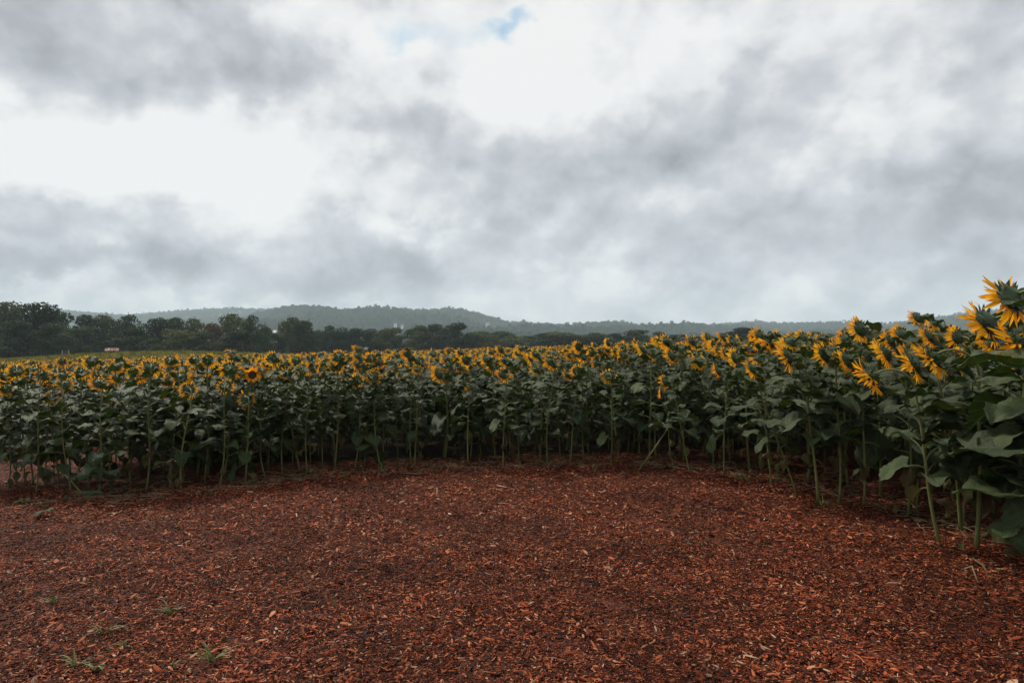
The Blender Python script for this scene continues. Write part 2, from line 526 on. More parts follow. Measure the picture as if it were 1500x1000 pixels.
gx = np.concatenate([-np.geomspace(14, 6000, 40)[::-1], np.linspace(-13, 13, 27), np.geomspace(14, 6000, 40)])
gy = np.concatenate([[-3000, -800, -200, -60, -20, -8], np.linspace(-4, 30, 30), np.geomspace(31, 6000, 70)])
ground = sheet('ground', gx, gy, 0.0, M_LAND)
tag(ground, 'dark earth under the sunflowers and rough meadow beyond', 'ground', kind='structure')

# the front edge of the crop, along the clearing (left to right, then back beside the camera)
EDGE = [(-7.4, 8.5), (-5.8, 7.95), (-4.87, 7.60), (-4.12, 7.75), (-3.03, 8.4), (-2.33, 8.9), (-1.2, 9.05), (-.12, 9.1), (1.33, 9.15), (2.24, 8.6),
        (2.94, 7.75), (3.32, 7.1), (3.50, 6.3), (3.62, 5.6), (3.88, 5.0), (4.15, 4.2), (4.45, 3.0), (4.7, 1.2), (4.9, -3)]
def resample(poly, step):
    out = []
    for (a, b) in zip(poly[:-1], poly[1:]):
        a, b = np.array(a), np.array(b)
        n = max(1, int(np.linalg.norm(b - a) / step))
        out += [a + (b - a) * i / n for i in range(n)]
    out.append(np.array(poly[-1]))
    return np.array(out)
EDGE_F = resample(EDGE, .05)
for _ in range(40):
    EDGE_F[1:-1] = (EDGE_F[:-2] + EDGE_F[1:-1] * 2 + EDGE_F[2:]) / 4
tg = np.gradient(EDGE_F, axis=0); tg /= np.linalg.norm(tg, axis=1)[:, None]
EDGE_N = np.stack([-tg[:, 1], tg[:, 0]], 1)      # points away from the clearing
EDGE_S = np.concatenate([[0], np.cumsum(np.linalg.norm(np.diff(EDGE_F, axis=0), axis=1))])

def edge_dist(P):
    """signed distance behind the edge: positive inside the crop"""
    P = np.asarray(P, float).reshape(-1, 2)
    out = np.empty(len(P))
    E = EDGE_F[::3]; Nn = EDGE_N[::3]
    for i in range(0, len(P), 4000):
        d = P[i:i + 4000, None, :] - E[None]
        q = (d ** 2).sum(-1)
        k = q.argmin(1)
        r = np.arange(len(k))
        out[i:i + 4000] = np.sqrt(q[r, k]) * np.sign((d[r, k] * Nn[k]).sum(-1))
    return out

def in_back_clearing(x, y):
    return (x < -6.6 + .12 * np.sin(y * 3)) & (y > 9.25) & (y < 12.4)

mulch = sheet('mulch_clearing', np.linspace(-13, 5.6, 60), np.concatenate([[-4, -2], np.linspace(0, 10.2, 50)]), .004, M_MULCH)
tag(mulch, 'red-brown wood mulch bed covering the clearing', 'mulch', kind='structure')
back = sheet('mulch_path', np.linspace(-14, -5.2, 16), np.linspace(10.25, 12.6, 8), .004, M_MULCH)
tag(back, 'red-brown mulch path behind the end of the crop', 'mulch', kind='structure')

# ------------------------------------------------------------------ scatter: instances on the vertices of a point mesh
def scatter(name, P, rot, scl, idx, protos, **tags):
    me = bpy.data.meshes.new(name)
    n = len(P)
    me.vertices.add(n)
    me.vertices.foreach_set('co', np.asarray(P, np.float32).ravel())
    a = me.attributes.new('rot', 'FLOAT_VECTOR', 'POINT'); a.data.foreach_set('vector', np.asarray(rot, np.float32).ravel())
    a = me.attributes.new('scl', 'FLOAT_VECTOR', 'POINT'); a.data.foreach_set('vector', np.asarray(scl, np.float32).ravel())
    a = me.attributes.new('pick', 'INT', 'POINT'); a.data.foreach_set('value', np.asarray(idx, np.int32))
    o = new(name, me)
    c = bpy.data.collections.new(name + '_kinds')
    for i, pm in enumerate(protos):
        po = bpy.data.objects.new('%s_kind_%02d' % (name, i), pm)
        c.objects.link(po)
    g = bpy.data.node_groups.new(name, 'GeometryNodeTree')
    g.interface.new_socket('Geometry', in_out='INPUT', socket_type='NodeSocketGeometry')
    g.interface.new_socket('Geometry', in_out='OUTPUT', socket_type='NodeSocketGeometry')
    gi = g.nodes.new('NodeGroupInput'); go = g.nodes.new('NodeGroupOutput')
    ci = g.nodes.new('GeometryNodeCollectionInfo')
    ci.inputs['Collection'].default_value = c
    ci.inputs['Separate Children'].default_value = True
    ci.inputs['Reset Children'].default_value = True
    ip = g.nodes.new('GeometryNodeInstanceOnPoints')
    ip.inputs['Pick Instance'].default_value = True
    def attr(nm, typ):
        a = g.nodes.new('GeometryNodeInputNamedAttribute'); a.data_type = typ; a.inputs['Name'].default_value = nm
        return next(s for s in a.outputs if s.enabled and s.name == 'Attribute')
    er = g.nodes.new('FunctionNodeEulerToRotation')
    g.links.new(attr('rot', 'FLOAT_VECTOR'), er.inputs[0])
    g.links.new(gi.outputs[0], ip.inputs['Points'])
    g.links.new(ci.outputs[0], ip.inputs['Instance'])
    g.links.new(attr('pick', 'INT'), ip.inputs['Instance Index'])
    g.links.new(er.outputs[0], ip.inputs['Rotation'])
    g.links.new(attr('scl', 'FLOAT_VECTOR'), ip.inputs['Scale'])
    g.links.new(ip.outputs[0], go.inputs[0])
    md = o.modifiers.new('scatter', 'NODES')
    md.node_group = g
    tag(o, **tags)
    return o

# ------------------------------------------------------------------ hills
def ridge(points):
    xs = np.array([p[0] for p in points], float); ys = np.array([p[1] for p in points], float)
    return lambda px: np.interp(px, xs, ys)

def smoothstep(t):
    t = np.clip(t, 0, 1); return t * t * (3 - 2 * t)

def hill_height(px, D, rd, D0, D1, base, tree):
    zr = CAM_H + (500 - rd(px)) / FPX * D1 - tree      # depth is measured along the view axis
    t = (D - D0) / (D1 - D0)
    up = base + (zr - base) * np.power(smoothstep(t), .85)
    drop = np.where(D > D1, (D - D1) * .12, 0)
    return up - drop

def wobble(x, y, s):
    return (np.sin(x / s + 1.7 * np.sin(y / (s * 1.3))) + .6 * np.sin(y / (s * .6) + 2.1 * np.sin(x / (s * .8)))) / 1.6

def make_hill(name, pts, D0, D1, base, tree, px0, px1, n_woods, size, label, wl, amp):
    rd = ridge(pts)
    pxs = np.linspace(px0, px1, 160)
    Ds = np.concatenate([np.linspace(D0, D1, 40), np.linspace(D1 * 1.03, D1 * 1.25, 6)])
    PX, DD = np.meshgrid(pxs, Ds)
    X = (PX - 750) / FPX * DD
    tt = np.clip((DD - D0) / (D1 - D0), 0, 1)
    Z = hill_height(PX, DD, rd, D0, D1, base, tree) + amp * wobble(X, DD, D1 * .05) * np.sin(np.pi * tt)
    nx, ny = len(pxs), len(Ds)
    f = [(j * nx + i, j * nx + i + 1, (j + 1) * nx + i + 1, (j + 1) * nx + i) for j in range(ny - 1) for i in range(nx - 1)]
    o = new(name, mesh(name, T(np.stack([X, DD, Z], -1).reshape(-1, 3), f), [M_HILL]))
    tag(o, label, 'hill', kind='structure')
    # woodland over it
    n = n_woods
    u = nrng.random(n)
    D = np.sqrt(D0 ** 2 + u * ((D1 * 1.04) ** 2 - D0 ** 2))
    px = nrng.uniform(px0, px1, n)
    x = (px - 750) / FPX * D
    t2 = np.clip((D - D0) / (D1 - D0), 0, 1)
    z = hill_height(px, D, rd, D0, D1, base, tree) + amp * wobble(x, D, D1 * .05) * np.sin(np.pi * t2)
    s = size * nrng.lognormal(0, .16, n)
    sc = np.stack([s * nrng.uniform(.8, 1.25, n), s * nrng.uniform(.8, 1.25, n), s * nrng.uniform(.8, 1.3, n)], 1)
    rot = np.stack([np.zeros(n), np.zeros(n), nrng.uniform(0, 6.28, n)], 1)
    scatter(name + '_woodland', np.stack([x, D, z - s * .15], 1), rot, sc, nrng.integers(0, len(WOOD), n), WOOD,
            label=wl, cat='woodland', kind='stuff')

def leafcards(P, Nrm, size, m=0, seed=0):
    r = np.random.default_rng(seed)
    n = len(P)
    nn = Nrm + r.normal(0, .55, (n, 3)); nn /= np.linalg.norm(nn, axis=1)[:, None]
    a = np.cross(nn, r.normal(0, 1, (n, 3))); a /= np.linalg.norm(a, axis=1)[:, None]
    b = np.cross(nn, a)
    s = size * r.uniform(.55, 1.35, n)[:, None]
    w = r.uniform(.5, .9, n)[:, None]
    v = np.stack([P - a * s, P - b * s * w + nn * s * .15, P + a * s, P + b * s * w - nn * s * .1], 1).reshape(-1, 3)
    f = [(4 * i, 4 * i + 1, 4 * i + 2, 4 * i + 3) for i in range(n)]
    return T(v, f, m)

def crown_points(seed, n, lobes, low=.28, shell=(.72, 1.05)):
    """points through a crown of unit height made of uneven lobes; the trunk stands at the origin"""
    r = np.random.default_rng(seed)
    C, RR = [], []
    for i in range(lobes):
        h = low + (1 - low) * (i + .5) / lobes
        prof = math.sin(math.pi * min(1, (h - low) / (1 - low) * .78 + .18)) ** .8
        an = r.uniform(0, 6.28)
        rad = .30 * prof * r.uniform(.25, 1.25)
        rr = r.uniform(.11, .24) * (.6 + .5 * prof)
        C.append((rad * math.cos(an), rad * math.sin(an), min(h, 1 - rr * .8))); RR.append(rr)
    C = np.array(C); RR = np.array(RR)
    k = r.choice(lobes, n, p=RR ** 2 / (RR ** 2).sum())
    d = r.normal(0, 1, (n, 3)); d /= np.linalg.norm(d, axis=1)[:, None]
    lump = 1 + .16 * np.sin(d[:, 0] * 7 + k * 2.3) * np.sin(d[:, 1] * 6 + k) * np.sin(d[:, 2] * 7 + 2 * k)
    rad = RR[k] * r.uniform(*shell, n) * lump
    P = C[k] + d * rad[:, None] * np.array([1, 1, .85])
    return P, d, C

WOOD = []
for i in range(5):
    P, d, C = crown_points(100 + i, 420, 7, .18)
    WOOD.append(mesh('woodland_tree', leafcards(P * np.array([1.25, 1.25, 1]), d, .062, 0, i), [M_WOOD]))

RA = [(-900, 452), (-300, 455), (0, 452), (80, 453), (130, 456), (180, 458), (215, 456), (250, 453), (300, 450), (340, 449), (380, 452), (430, 455), (520, 458), (700, 470), (1000, 486)]
RB = [(-100, 500), (250, 492), (330, 470), (385, 456), (420, 450), (450, 448), (470, 447), (490, 450), (505, 453), (530, 450), (560, 448), (600, 448), (660, 448), (680, 451), (700, 457), (720, 463),
      (745, 469), (770, 469), (800, 472), (850, 472), (900, 473), (950, 474), (1000, 475), (1060, 477), (1100, 480), (1200, 486), (1400, 494), (1600, 498)]
RC = [(700, 490), (950, 482), (1060, 476), (1100, 474), (1200, 475), (1270, 477), (1300, 475), (1330, 471), (1370, 467), (1400, 463), (1420, 460), (1460, 456), (1520, 452), (1700, 447), (2100, 440), (2600, 446)]
make_hill('far_hill', RA, 1300, 3000, -4, 24, -900, 1000, 20000, 13, 'long bluish wooded ridge farthest behind the dark trees', 'hazy blue-green woodland covering the farthest ridge', 10)
make_hill('wooded_hill', RB, 800, 2000, -4, 23, -100, 1600, 34000, 10.5, 'broad wooded hill rising behind the centre of the field', 'mixed green woodland covering the broad middle hill', 16)
make_hill('side_hill', RC, 900, 2300, -3, 13, 700, 2600, 22000, 12, 'wooded ridge climbing behind the taller sunflowers', 'hazy green woodland on the climbing ridge', 12)

# ------------------------------------------------------------------ tree line
CROWNS, TRUNKS = [], []
for i in range(8):
    P, d, C = crown_points(i * 13 + 3, 5200, [11, 14, 9, 13, 10, 15, 8, 12][i], [.06, .03, .10, .05, .02, .08, .09, .04][i])
    stray = nrng.integers(0, len(P), 260)
    P[stray] += d[stray] * nrng.uniform(.0, .06, (260, 1))
    CROWNS.append((leafcards(P, d, .021, 0, i), C))
    limbs = [tube([(0, 0, -.02), (.004, .003, .2), (.0, .01, .45), (.01, 0, .8)], [.028, .022, .014, .004], 7)]
    for c in C[::2]:
        z0 = max(.12, c[2] - .22)
        limbs.append(tube([(0.003, .003, z0), (c[0] * .5, c[1] * .5, z0 + (c[2] - z0) * .6), tuple(c)], [.011, .007, .002], 5))
    TRUNKS.append(mesh('trunk', join(limbs), [M_BARK]))
CROWN_G = [mesh('crown', c[0], [M_CROWN]) for c in CROWNS]
CROWN_W = [mesh('crown', c[0], [M_CROWN_WARM]) for c in CROWNS[:2]]

def tree(px, top, wpx, D, k, label, warm=False, group='trees along the far side of the field', name='field_tree'):
    x = (px - 750) / FPX * D
    z0 = gzf(x, D)
    H = CAM_H + (500 - top) / FPX * D - z0
    W = wpx / FPX * D
    r = empty(name, (x, D, z0))
    r.rotation_euler.z = rng.uniform(0, 6.28)
    r.scale = (W * 1.42 / .82, W * 1.42 / .82, H * 1.01)
    tag(r, label, 'tree', group)
    new('trunk', TRUNKS[k], r)
    new('crown', (CROWN_W[k % 2] if warm else CROWN_G[k]), r)
    return r

TREES = [  # px of the trunk, top, crown width, distance, kind, words
    (8, 443, 62, 150, 0, 'very tall dark tree at the frame edge beyond the sunflowers', 0),
    (48, 445, 60, 140, 1, 'tallest dark tree of the near group, with a lumpy crown', 0),
    (88, 456, 46, 146, 2, 'dark tree leaning against the tallest one of the near group', 0),
    (25, 470, 56, 128, 4, 'low broad dark tree in front of the tall near group', 0),
    (72, 474, 46, 130, 6, 'low round dark tree above the small sign frame', 0),
    (122, 462, 44, 165, 5, 'rounded grey-green tree just beside the tall near group', 0),
    (152, 462, 40, 170, 0, 'rounded tree rising behind the rusty-roofed shed', 0),
    (120, 478, 44, 140, 2, 'dense low tree between the sign frame and the shed', 0),
    (188, 461, 38, 172, 3, 'upright tree with an olive top behind the shed', 0),
    (195, 480, 44, 142, 6, 'dense dark low tree directly beside the rusty shed', 0),
    (228, 467, 42, 160, 1, 'broad dark tree behind the small pale round bush', 0),
    (258, 466, 36, 172, 4, 'rounded olive tree between the pale bush and the orange tree', 0),
    (284, 467, 34, 175, 7, 'loose-topped tree next to the orange tinted one', 0),
    (262, 482, 48, 145, 2, 'dark low tree standing before the yellow meadow edge', 0),
    (310, 474, 30, 162, 0, 'small tree with orange turning foliage in the tree line', 1),
    (338, 461, 44, 158, 5, 'tall broad dark tree beside the orange one', 0),
    (369, 462, 26, 160, 3, 'tall narrow dark tree with a pointed top', 0),
    (300, 486, 40, 140, 6, 'low shadowy tree beneath the orange crown', 0),
    (350, 484, 46, 142, 4, 'low dark tree at the foot of the tall broad one', 0),
    (388, 480, 24, 165, 1, 'short rounded tree left of the pale roofed building', 0),
    (404, 489, 22, 170, 2, 'small bushy tree under the pale roof', 0),
    (424, 465, 26, 176, 7, 'tall airy tree with a ragged top near the pale roof', 0),
    (446, 470, 40, 178, 0, 'broad round tree adjoining the tall airy one', 0),
    (487, 477, 36, 186, 3, 'rounded dark tree in the middle of the long hedge line', 0),
    (517, 481, 26, 188, 1, 'very dark small tree in the middle of the hedge line', 0),
    (543, 482, 28, 192, 5, 'light-topped tree in the hedge line below the hilltop', 0),
    (572, 480, 34, 190, 2, 'round dark tree below the white houses on the hill', 0),
    (612, 477, 32, 196, 4, 'rounded tree at the start of the tall central group', 0),
    (640, 475, 36, 196, 6, 'broad dark tree in the tall central group', 0),
    (672, 473, 38, 192, 0, 'tallest tree of the central group', 0),
    (706, 486, 36, 196, 1, 'lower spreading tree ending the tall central group', 0),
    (752, 492, 44, 205, 3, 'low wide dark bushy tree in mid field line', 0),
    (805, 491, 40, 205, 5, 'low dark tree with a flat rounded top in mid line', 0),
    (838, 490, 36, 208, 2, 'low dark tree joined to the flat-topped one', 0),
    (876, 490, 30, 210, 7, 'feathery low tree before the dark oval clump', 0),
    (905, 488, 30, 205, 4, 'small round tree just before the dark oval clump', 0),
    (936, 483, 46, 200, 0, 'dark oval tree clump alone past mid field', 0),
    (962, 486, 30, 204, 6, 'reddish dark tree attached to the oval clump', 0),
    (1002, 497, 24, 215, 1, 'tiny round tree just above the sunflower heads', 0),
    (1040, 498, 30, 215, 3, 'tiny low tree before the lone round tree', 0),
    (1088, 480, 42, 190, 4, 'lone round dark tree rising over the sunflowers', 0),
    (1122, 494, 30, 200, 2, 'low tree at the foot of the lone round one', 0),
    (1168, 487, 34, 200, 6, 'low dark tree past the lone round one', 0),
    (1196, 486, 32, 205, 5, 'low dark tree showing between raised sunflower heads', 0),
    (1304, 484, 24, 200, 0, 'small dark treetop peeping over the raised sunflowers', 0),
]
for i, (px, top, w, D, k, lab, warm) in enumerate(TREES):
    tree(px, top, w, D, k, lab, bool(warm))
# the lower hedge that closes the gaps between the taller ones
hx = list(range(395, 1215, 24))
for i, px in enumerate(hx):
    top = 487 + rng.uniform(-7, 6) + (4 if px > 700 else 0)
    tree(px + rng.uniform(-6, 6), top, rng.uniform(34, 46), rng.uniform(212, 225), rng.randrange(8),
         'low hedgerow tree behind the taller ones, %s from left' % ordinal(i + 1), False, 'low hedgerow trees behind the field', 'hedgerow_tree')
# lone bushes before the near group
def bush(px, top, w, D, k, label):
    return tree(px, top, w, D, k, label, False, 'small bushes on the meadow edge', 'round_bush')
bush(224, 495, 24, 120, 6, 'small pale round bush standing on the yellow meadow')
bush(60, 497, 20, 118, 2, 'small grey-green round bush before the near trees')
bush(125, 507, 11, 112, 4, 'tiny low bush between the sign frame and the shed')

# ------------------------------------------------------------------ shed, sign frame, far buildings
def on_ground(px, D):
    x = (px - 750) / FPX * D
    return x, D, gzf(x, D)

x, y, z = on_ground(164, 112)
shed = empty('shed', (x, y, z)); shed.rotation_euler.z = R(28); shed.scale = (.8, .8, .9)
tag(shed, 'small open wooden shed with a rusty white-streaked metal roof by the trees', 'shed')
new('wall', mesh('wall', join([box(-1.0, 1.0, .74, .8, 0, 1.25), box(-1.0, -.94, -.6, .735, 0, 1.2), box(.94, 1.0, -.6, .735, 0, 1.2)]), [M_DARKWOOD], False), shed)
for sx in (-.95, .95):
    new('post', mesh('post', box(sx - .05, sx + .05, -.72, -.62, 0, 1.3), [M_DARKWOOD], False), shed)
rv, rf = [], []
for i in range(25):
    xx = -1.25 + 2.5 * i / 24
    zz = .02 * (i % 2)
    rv += [(xx, -.95, 1.18 + zz), (xx, .0, 1.68 + zz), (xx, 1.0, 1.22 + zz)]
for i in range(24):
    a = 3 * i
    rf += [(a, a + 3, a + 4, a + 1), (a + 1, a + 4, a + 5, a + 2)]
ro = new('roof', mesh('roof', T(rv, rf), [M_RUST], False), shed)
ro.modifiers.new('thick', 'SOLIDIFY').thickness = .03

x, y, z = on_ground(96, 104)
fr = empty('sign_frame', (x, y, z))
tag(fr, 'small dark notice board hung between two pale posts on the meadow', 'sign')
for sx in (-.48, .48):
    new('post', mesh('post', box(sx - .06, sx + .06, -.06, .06, -.05, 1.1), [M_PALEPOST], False), fr)
new('board', mesh('board', box(-.415, .415, -.025, .025, .45, 1.0), [M_DARKWOOD], False), fr)
new('rail', mesh('rail', box(-.415, .415, -.04, .04, 1.003, 1.07), [M_DARKWOOD], False), fr)

def house(px, py, D, w, label, roofm, name='farm_house', h=3.2, cat='house', ry=0.0):
    x = (px - 750) / FPX * D
    z = CAM_H + (500 - py) / FPX * D - h * .5
    r = empty(name, (x, D, z)); r.rotation_euler.z = ry
    tag(r, label, cat, 'far buildings')
    dp = w * .7
    new('wall', mesh('wall', join([box(-w / 2, w / 2, -dp / 2, dp / 2, -8, h),
        T([(-w / 2, -dp / 2, h), (-w / 2, dp / 2, h), (-w / 2, 0, h + dp * .36), (w / 2, -dp / 2, h), (w / 2, dp / 2, h), (w / 2, 0, h + dp * .36)], [(0, 2, 1), (3, 4, 5)])]), [M_WHITE], False), r)
    o = .35
    e = dp / 2 + o
    k = .36 * 2
    ro = new('roof', mesh('roof', T([(-w / 2 - o, -e, h - o * k), (w / 2 + o, -e, h - o * k), (w / 2 + o, 0, h + dp / 2 * k + .05), (-w / 2 - o, 0, h + dp / 2 * k + .05), (w / 2 + o, e, h - o * k), (-w / 2 - o, e, h - o * k)],
        [(0, 1, 2, 3), (3, 2, 4, 5)]), [roofm], False), r)
    ro.modifiers.new('thick', 'SOLIDIFY').thickness = .15
    for i in range(2):
        xx = -w / 4 + i * w / 2
        new('window', mesh('window', box(xx - .6, xx + .6, -dp / 2 - .04, -dp / 2 - .004, h * .35, h * .75), [M_GLASS], False), r)
    return r
house(411, 493, 232, 4.2, 'pale roofed farm building glimpsed between the trees', M_PALEROOF, 'farm_building', 2.2, 'building', R(12))
house(579, 475, 1150, 4.6, 'white house on the hill above the round dark tree', M_ROOFGREY, h=2.6)
house(589, 477, 1120, 4.0, 'second small white house on the hill, lower than the other', M_ROOFGREY, h=2.2)
house(714, 475, 1300, 7, 'lone pale house among trees where the hill slopes down', M_ROOFGREY, h=4)
house(824, 481, 1150, 5, 'tiny white house in the woods above the low dark trees', M_ROOFGREY, h=4.5)
house(852, 481, 1180, 8, 'long pale roofed house in the woods beside the tiny one', M_PALEROOF, h=3)
house(981, 488, 1250, 7, 'pale house low on the slope past the dark oval clump', M_PALEROOF, h=3.5)

# ------------------------------------------------------------------ sunflower pieces
def leaf_template(seed, p0, p1, fold, petl, dead=False, nl=13, nw=5):
    """heart-shaped toothed blade of unit length on an arching stalk; +Y leads away from the stem"""
    r = random.Random(seed)
    ts = []
    # leaf stalk
    path, ang = [(0, 0, 0)], R(p0 + 42)
    y = z = 0.0
    ns = 5
    for i in range(ns):
        y += math.cos(ang) * petl / ns; z += math.sin(ang) * petl / ns
        path.append((0, y, z)); ang -= R(42 + 10) / ns
    ts.append(tube(path, [.034, .026, .023, .021, .02, .018], 5, 1, False))
    # midrib curve
    spine = []
    a = R(p0)
    for i in range(nl + 1):
        spine.append((y, z, a))
        y += math.cos(a) / nl; z += math.sin(a) / nl
        a = R(p0 + (p1 - p0) * ((i + 1) / nl) ** (1.2 if not dead else .7)) + r.uniform(-.06, .06)
    V, F, UV = [], [], []
    ph = [r.uniform(0, 6.28) for _ in range(4)]
    asym = r.uniform(-.12, .12)
    tw = r.uniform(-.5, .5)
    for i in range(nl + 1):
        u = i / nl
        w = .43 * math.sin(math.pi * min(1, (u * .955 + .045)) ** .60) ** .85 if i < nl else .004
        if i % 2: w *= 1.085
        else: w *= .95
        yy, zz, an = spine[i]
        for k in range(-nw, nw + 1):
            s = k / nw
            side = 1 + asym * (1 if s > 0 else -1)
            lat = s * w * side * math.cos(fold * .8)
            backw = -.20 * abs(s) ** 1.6 * (1 - u) ** 3 + .05 * abs(s) * (1 - u)
            lift = abs(s) * w * math.sin(fold) + .095 * abs(s) ** 1.4 * math.sin(u * 8 + ph[0] + (2.2 if s > 0 else 0)) + .022 * math.sin(s * 6 + u * 11 + ph[1]) + .012 * math.cos((u - .32 * abs(s)) * 2 * math.pi / .17) * min(1, abs(s) * 3)
            if dead:
                lift += .16 * abs(s) ** 2 * math.sin(u * 6 + ph[2]) - .1 * abs(s)
                lat *= .72 + .2 * math.sin(u * 7 + ph[3])
            t2 = tw * u * u
            lx = lat * math.cos(t2) - lift * math.sin(t2)
            lz = lat * math.sin(t2) + lift * math.cos(t2)
            V.append((lx, yy + backw * math.cos(an) - lz * math.sin(an), zz + backw * math.sin(an) + lz * math.cos(an)))
            UV.append((s * (w / .43) + .0001, u))
    c = 2 * nw + 1
    for i in range(nl):
        for k in range(2 * nw):
            q = i * c + k
            F.append((q, q + 1, q + c + 1, q + c))
    ts.append(T(V, F, 0, UV))
    return join(ts)

LEAF_T = [leaf_template(11 + i, *p) for i, p in enumerate([
    (22, -24, .26, .62), (12, -40, .34, .55), (2, -46, .16, .66), (-14, -74, .36, .60), (26, -10, -.14, .58),
    (10, -34, -.28, .68), (-24, -82, .10, .64), (16, -52, .44, .60), (4, -28, .22, .72), (-40, -92, .28, .58)])]
DEAD_T = [leaf_template(61 + i, *p, dead=True, nl=7, nw=3) for i, p in enumerate([(-50, -110, .3, .5), (-65, -130, -.3, .55), (-35, -120, .5, .45)])]
MATS_LEAF = [M_LEAF, M_STEM]
LEAF_M = [mesh('leaf', t, MATS_LEAF) for t in LEAF_T]
DEAD_M = [mesh('withered_leaf', t, [M_DEAD, M_STRAW]) for t in DEAD_T]

def revolve(prof, n, m):
    V, F = [], []
    for (r_, z_) in prof:
        for k in range(n):
            a = 2 * math.pi * k / n
            V.append((r_ * math.cos(a), r_ * math.sin(a), z_))
    for i in range(len(prof) - 1):
        for k in range(n):
            F.append((i * n + k, i * n + (k + 1) % n, (i + 1) * n + (k + 1) % n, (i + 1) * n + k))
    return T(V, F, m)

def head_core():
    back_ = revolve([(.010, -.062), (.020, -.052), (.045, -.044), (.072, -.028), (.088, -.008), (.092, .006)], 16, 0)
    face = revolve([(.0915, .007), (.084, .020), (.062, .026), (.040, .022), (.001, .018)], 16, 1)
    return join([back_, face])
CORE_T = head_core()
CORE_M = mesh('receptacle', CORE_T, [M_BRACT, M_FACE])

def petal_template(seed):
    r = random.Random(seed)
    ln = 1.0
    V, F = [], []
    bend = r.uniform(-.5, .45); tw = r.uniform(-.5, .5); cup = r.uniform(.1, .5)
    n = 5
    y = z = 0.0
    for i in range(n + 1):
        u = i / n
        w = .122 * (math.sin(math.pi * min(.97, .16 + u * .83)) ** .75)
        if i == n: w = .012
        an = bend * u * 1.3
        for k in (-1, 0, 1):
            lx = k * w * math.cos(tw * u); lz = k * w * math.sin(tw * u) + (abs(k) * w * cup)
            V.append((lx, y - lz * math.sin(an), z + lz * math.cos(an)))
        y += math.cos(an) * ln / n; z += math.sin(an) * ln / n
    for i in range(n):
        for k in range(2):
            q = i * 3 + k
            F.append((q, q + 1, q + 4, q + 3))
    return T(V, F, 0)
PETAL_T = [petal_template(i) for i in range(6)]
PETAL_M = [mesh('petal', t, [M_PETAL]) for t in PETAL_T]

def petal_matrices(seed, n=40):
    r = random.Random(seed)
    out = []
    gapc = r.uniform(0, 6.28)
    for i in range(n):
        a = 2 * math.pi * (i + r.uniform(-.35, .35)) / n
        ln = r.uniform(.082, .128)
        tilt = r.gauss(.36, .30) + (.12 if i % 2 else -.05)
        M = (Matrix.Rotation(a - math.pi / 2, 4, 'Z') @ Matrix.Translation((0, .083, .004 + r.uniform(-.004, .006))) @ Matrix.Rotation(tilt, 4, 'X')
             @ Matrix.Rotation(r.uniform(-.5, .5), 4, 'Y') @ Matrix.Rotation(r.uniform(-.16, .16), 4, 'Z') @ Matrix.Diagonal((ln, ln, ln, 1)))
        out.append((r.randrange(6), M))
    return out
RING_MATS = [petal_matrices(500 + i) for i in range(6)]
RING_T = [join([PETAL_T[k].x(M) for k, M in mm]) for mm in RING_MATS]
RING_M = [mesh('petal_ring', t, [M_PETAL]) for t in RING_T]

def bract_ring(seed):
    r = random.Random(seed)
    ts = []
    for row, (rad, z0, tilt0, n) in enumerate([(.088, -.002, -.35, 18), (.074, -.022, -.75, 13)]):
        for i in range(n):
            a = 2 * math.pi * (i + r.uniform(-.3, .3) + .5 * row) / n
            ln = r.uniform(.035, .062); w = r.uniform(.011, .016)
            tb = r.uniform(-.4, .5)
            t = T([(-w, 0, 0), (w, 0, 0), (-w * .8, ln * .5, .004), (w * .8, ln * .5, .004), (0, ln, .004 + ln * .3 * tb), (0, ln * .45, -.003)],
                  [(0, 1, 5), (0, 5, 2), (1, 3, 5), (2, 5, 4), (5, 3, 4)])
            M = Matrix.Rotation(a - math.pi / 2, 4, 'Z') @ Matrix.Translation((0, rad, z0)) @ Matrix.Rotation(tilt0 + r.gauss(0, .3), 4, 'X')
            ts.append(t.x(M))
    return join(ts)
BRACT_T = [bract_ring(i) for i in range(4)]
BRACT_M = [mesh('bract_ring', t, [M_BRACT]) for t in BRACT_T]

def frame(T_, roll):
    q = Vector(T_).to_track_quat('Z', 'Y').to_matrix().to_4x4()
    return q @ Matrix.Rotation(roll, 4, 'Z')

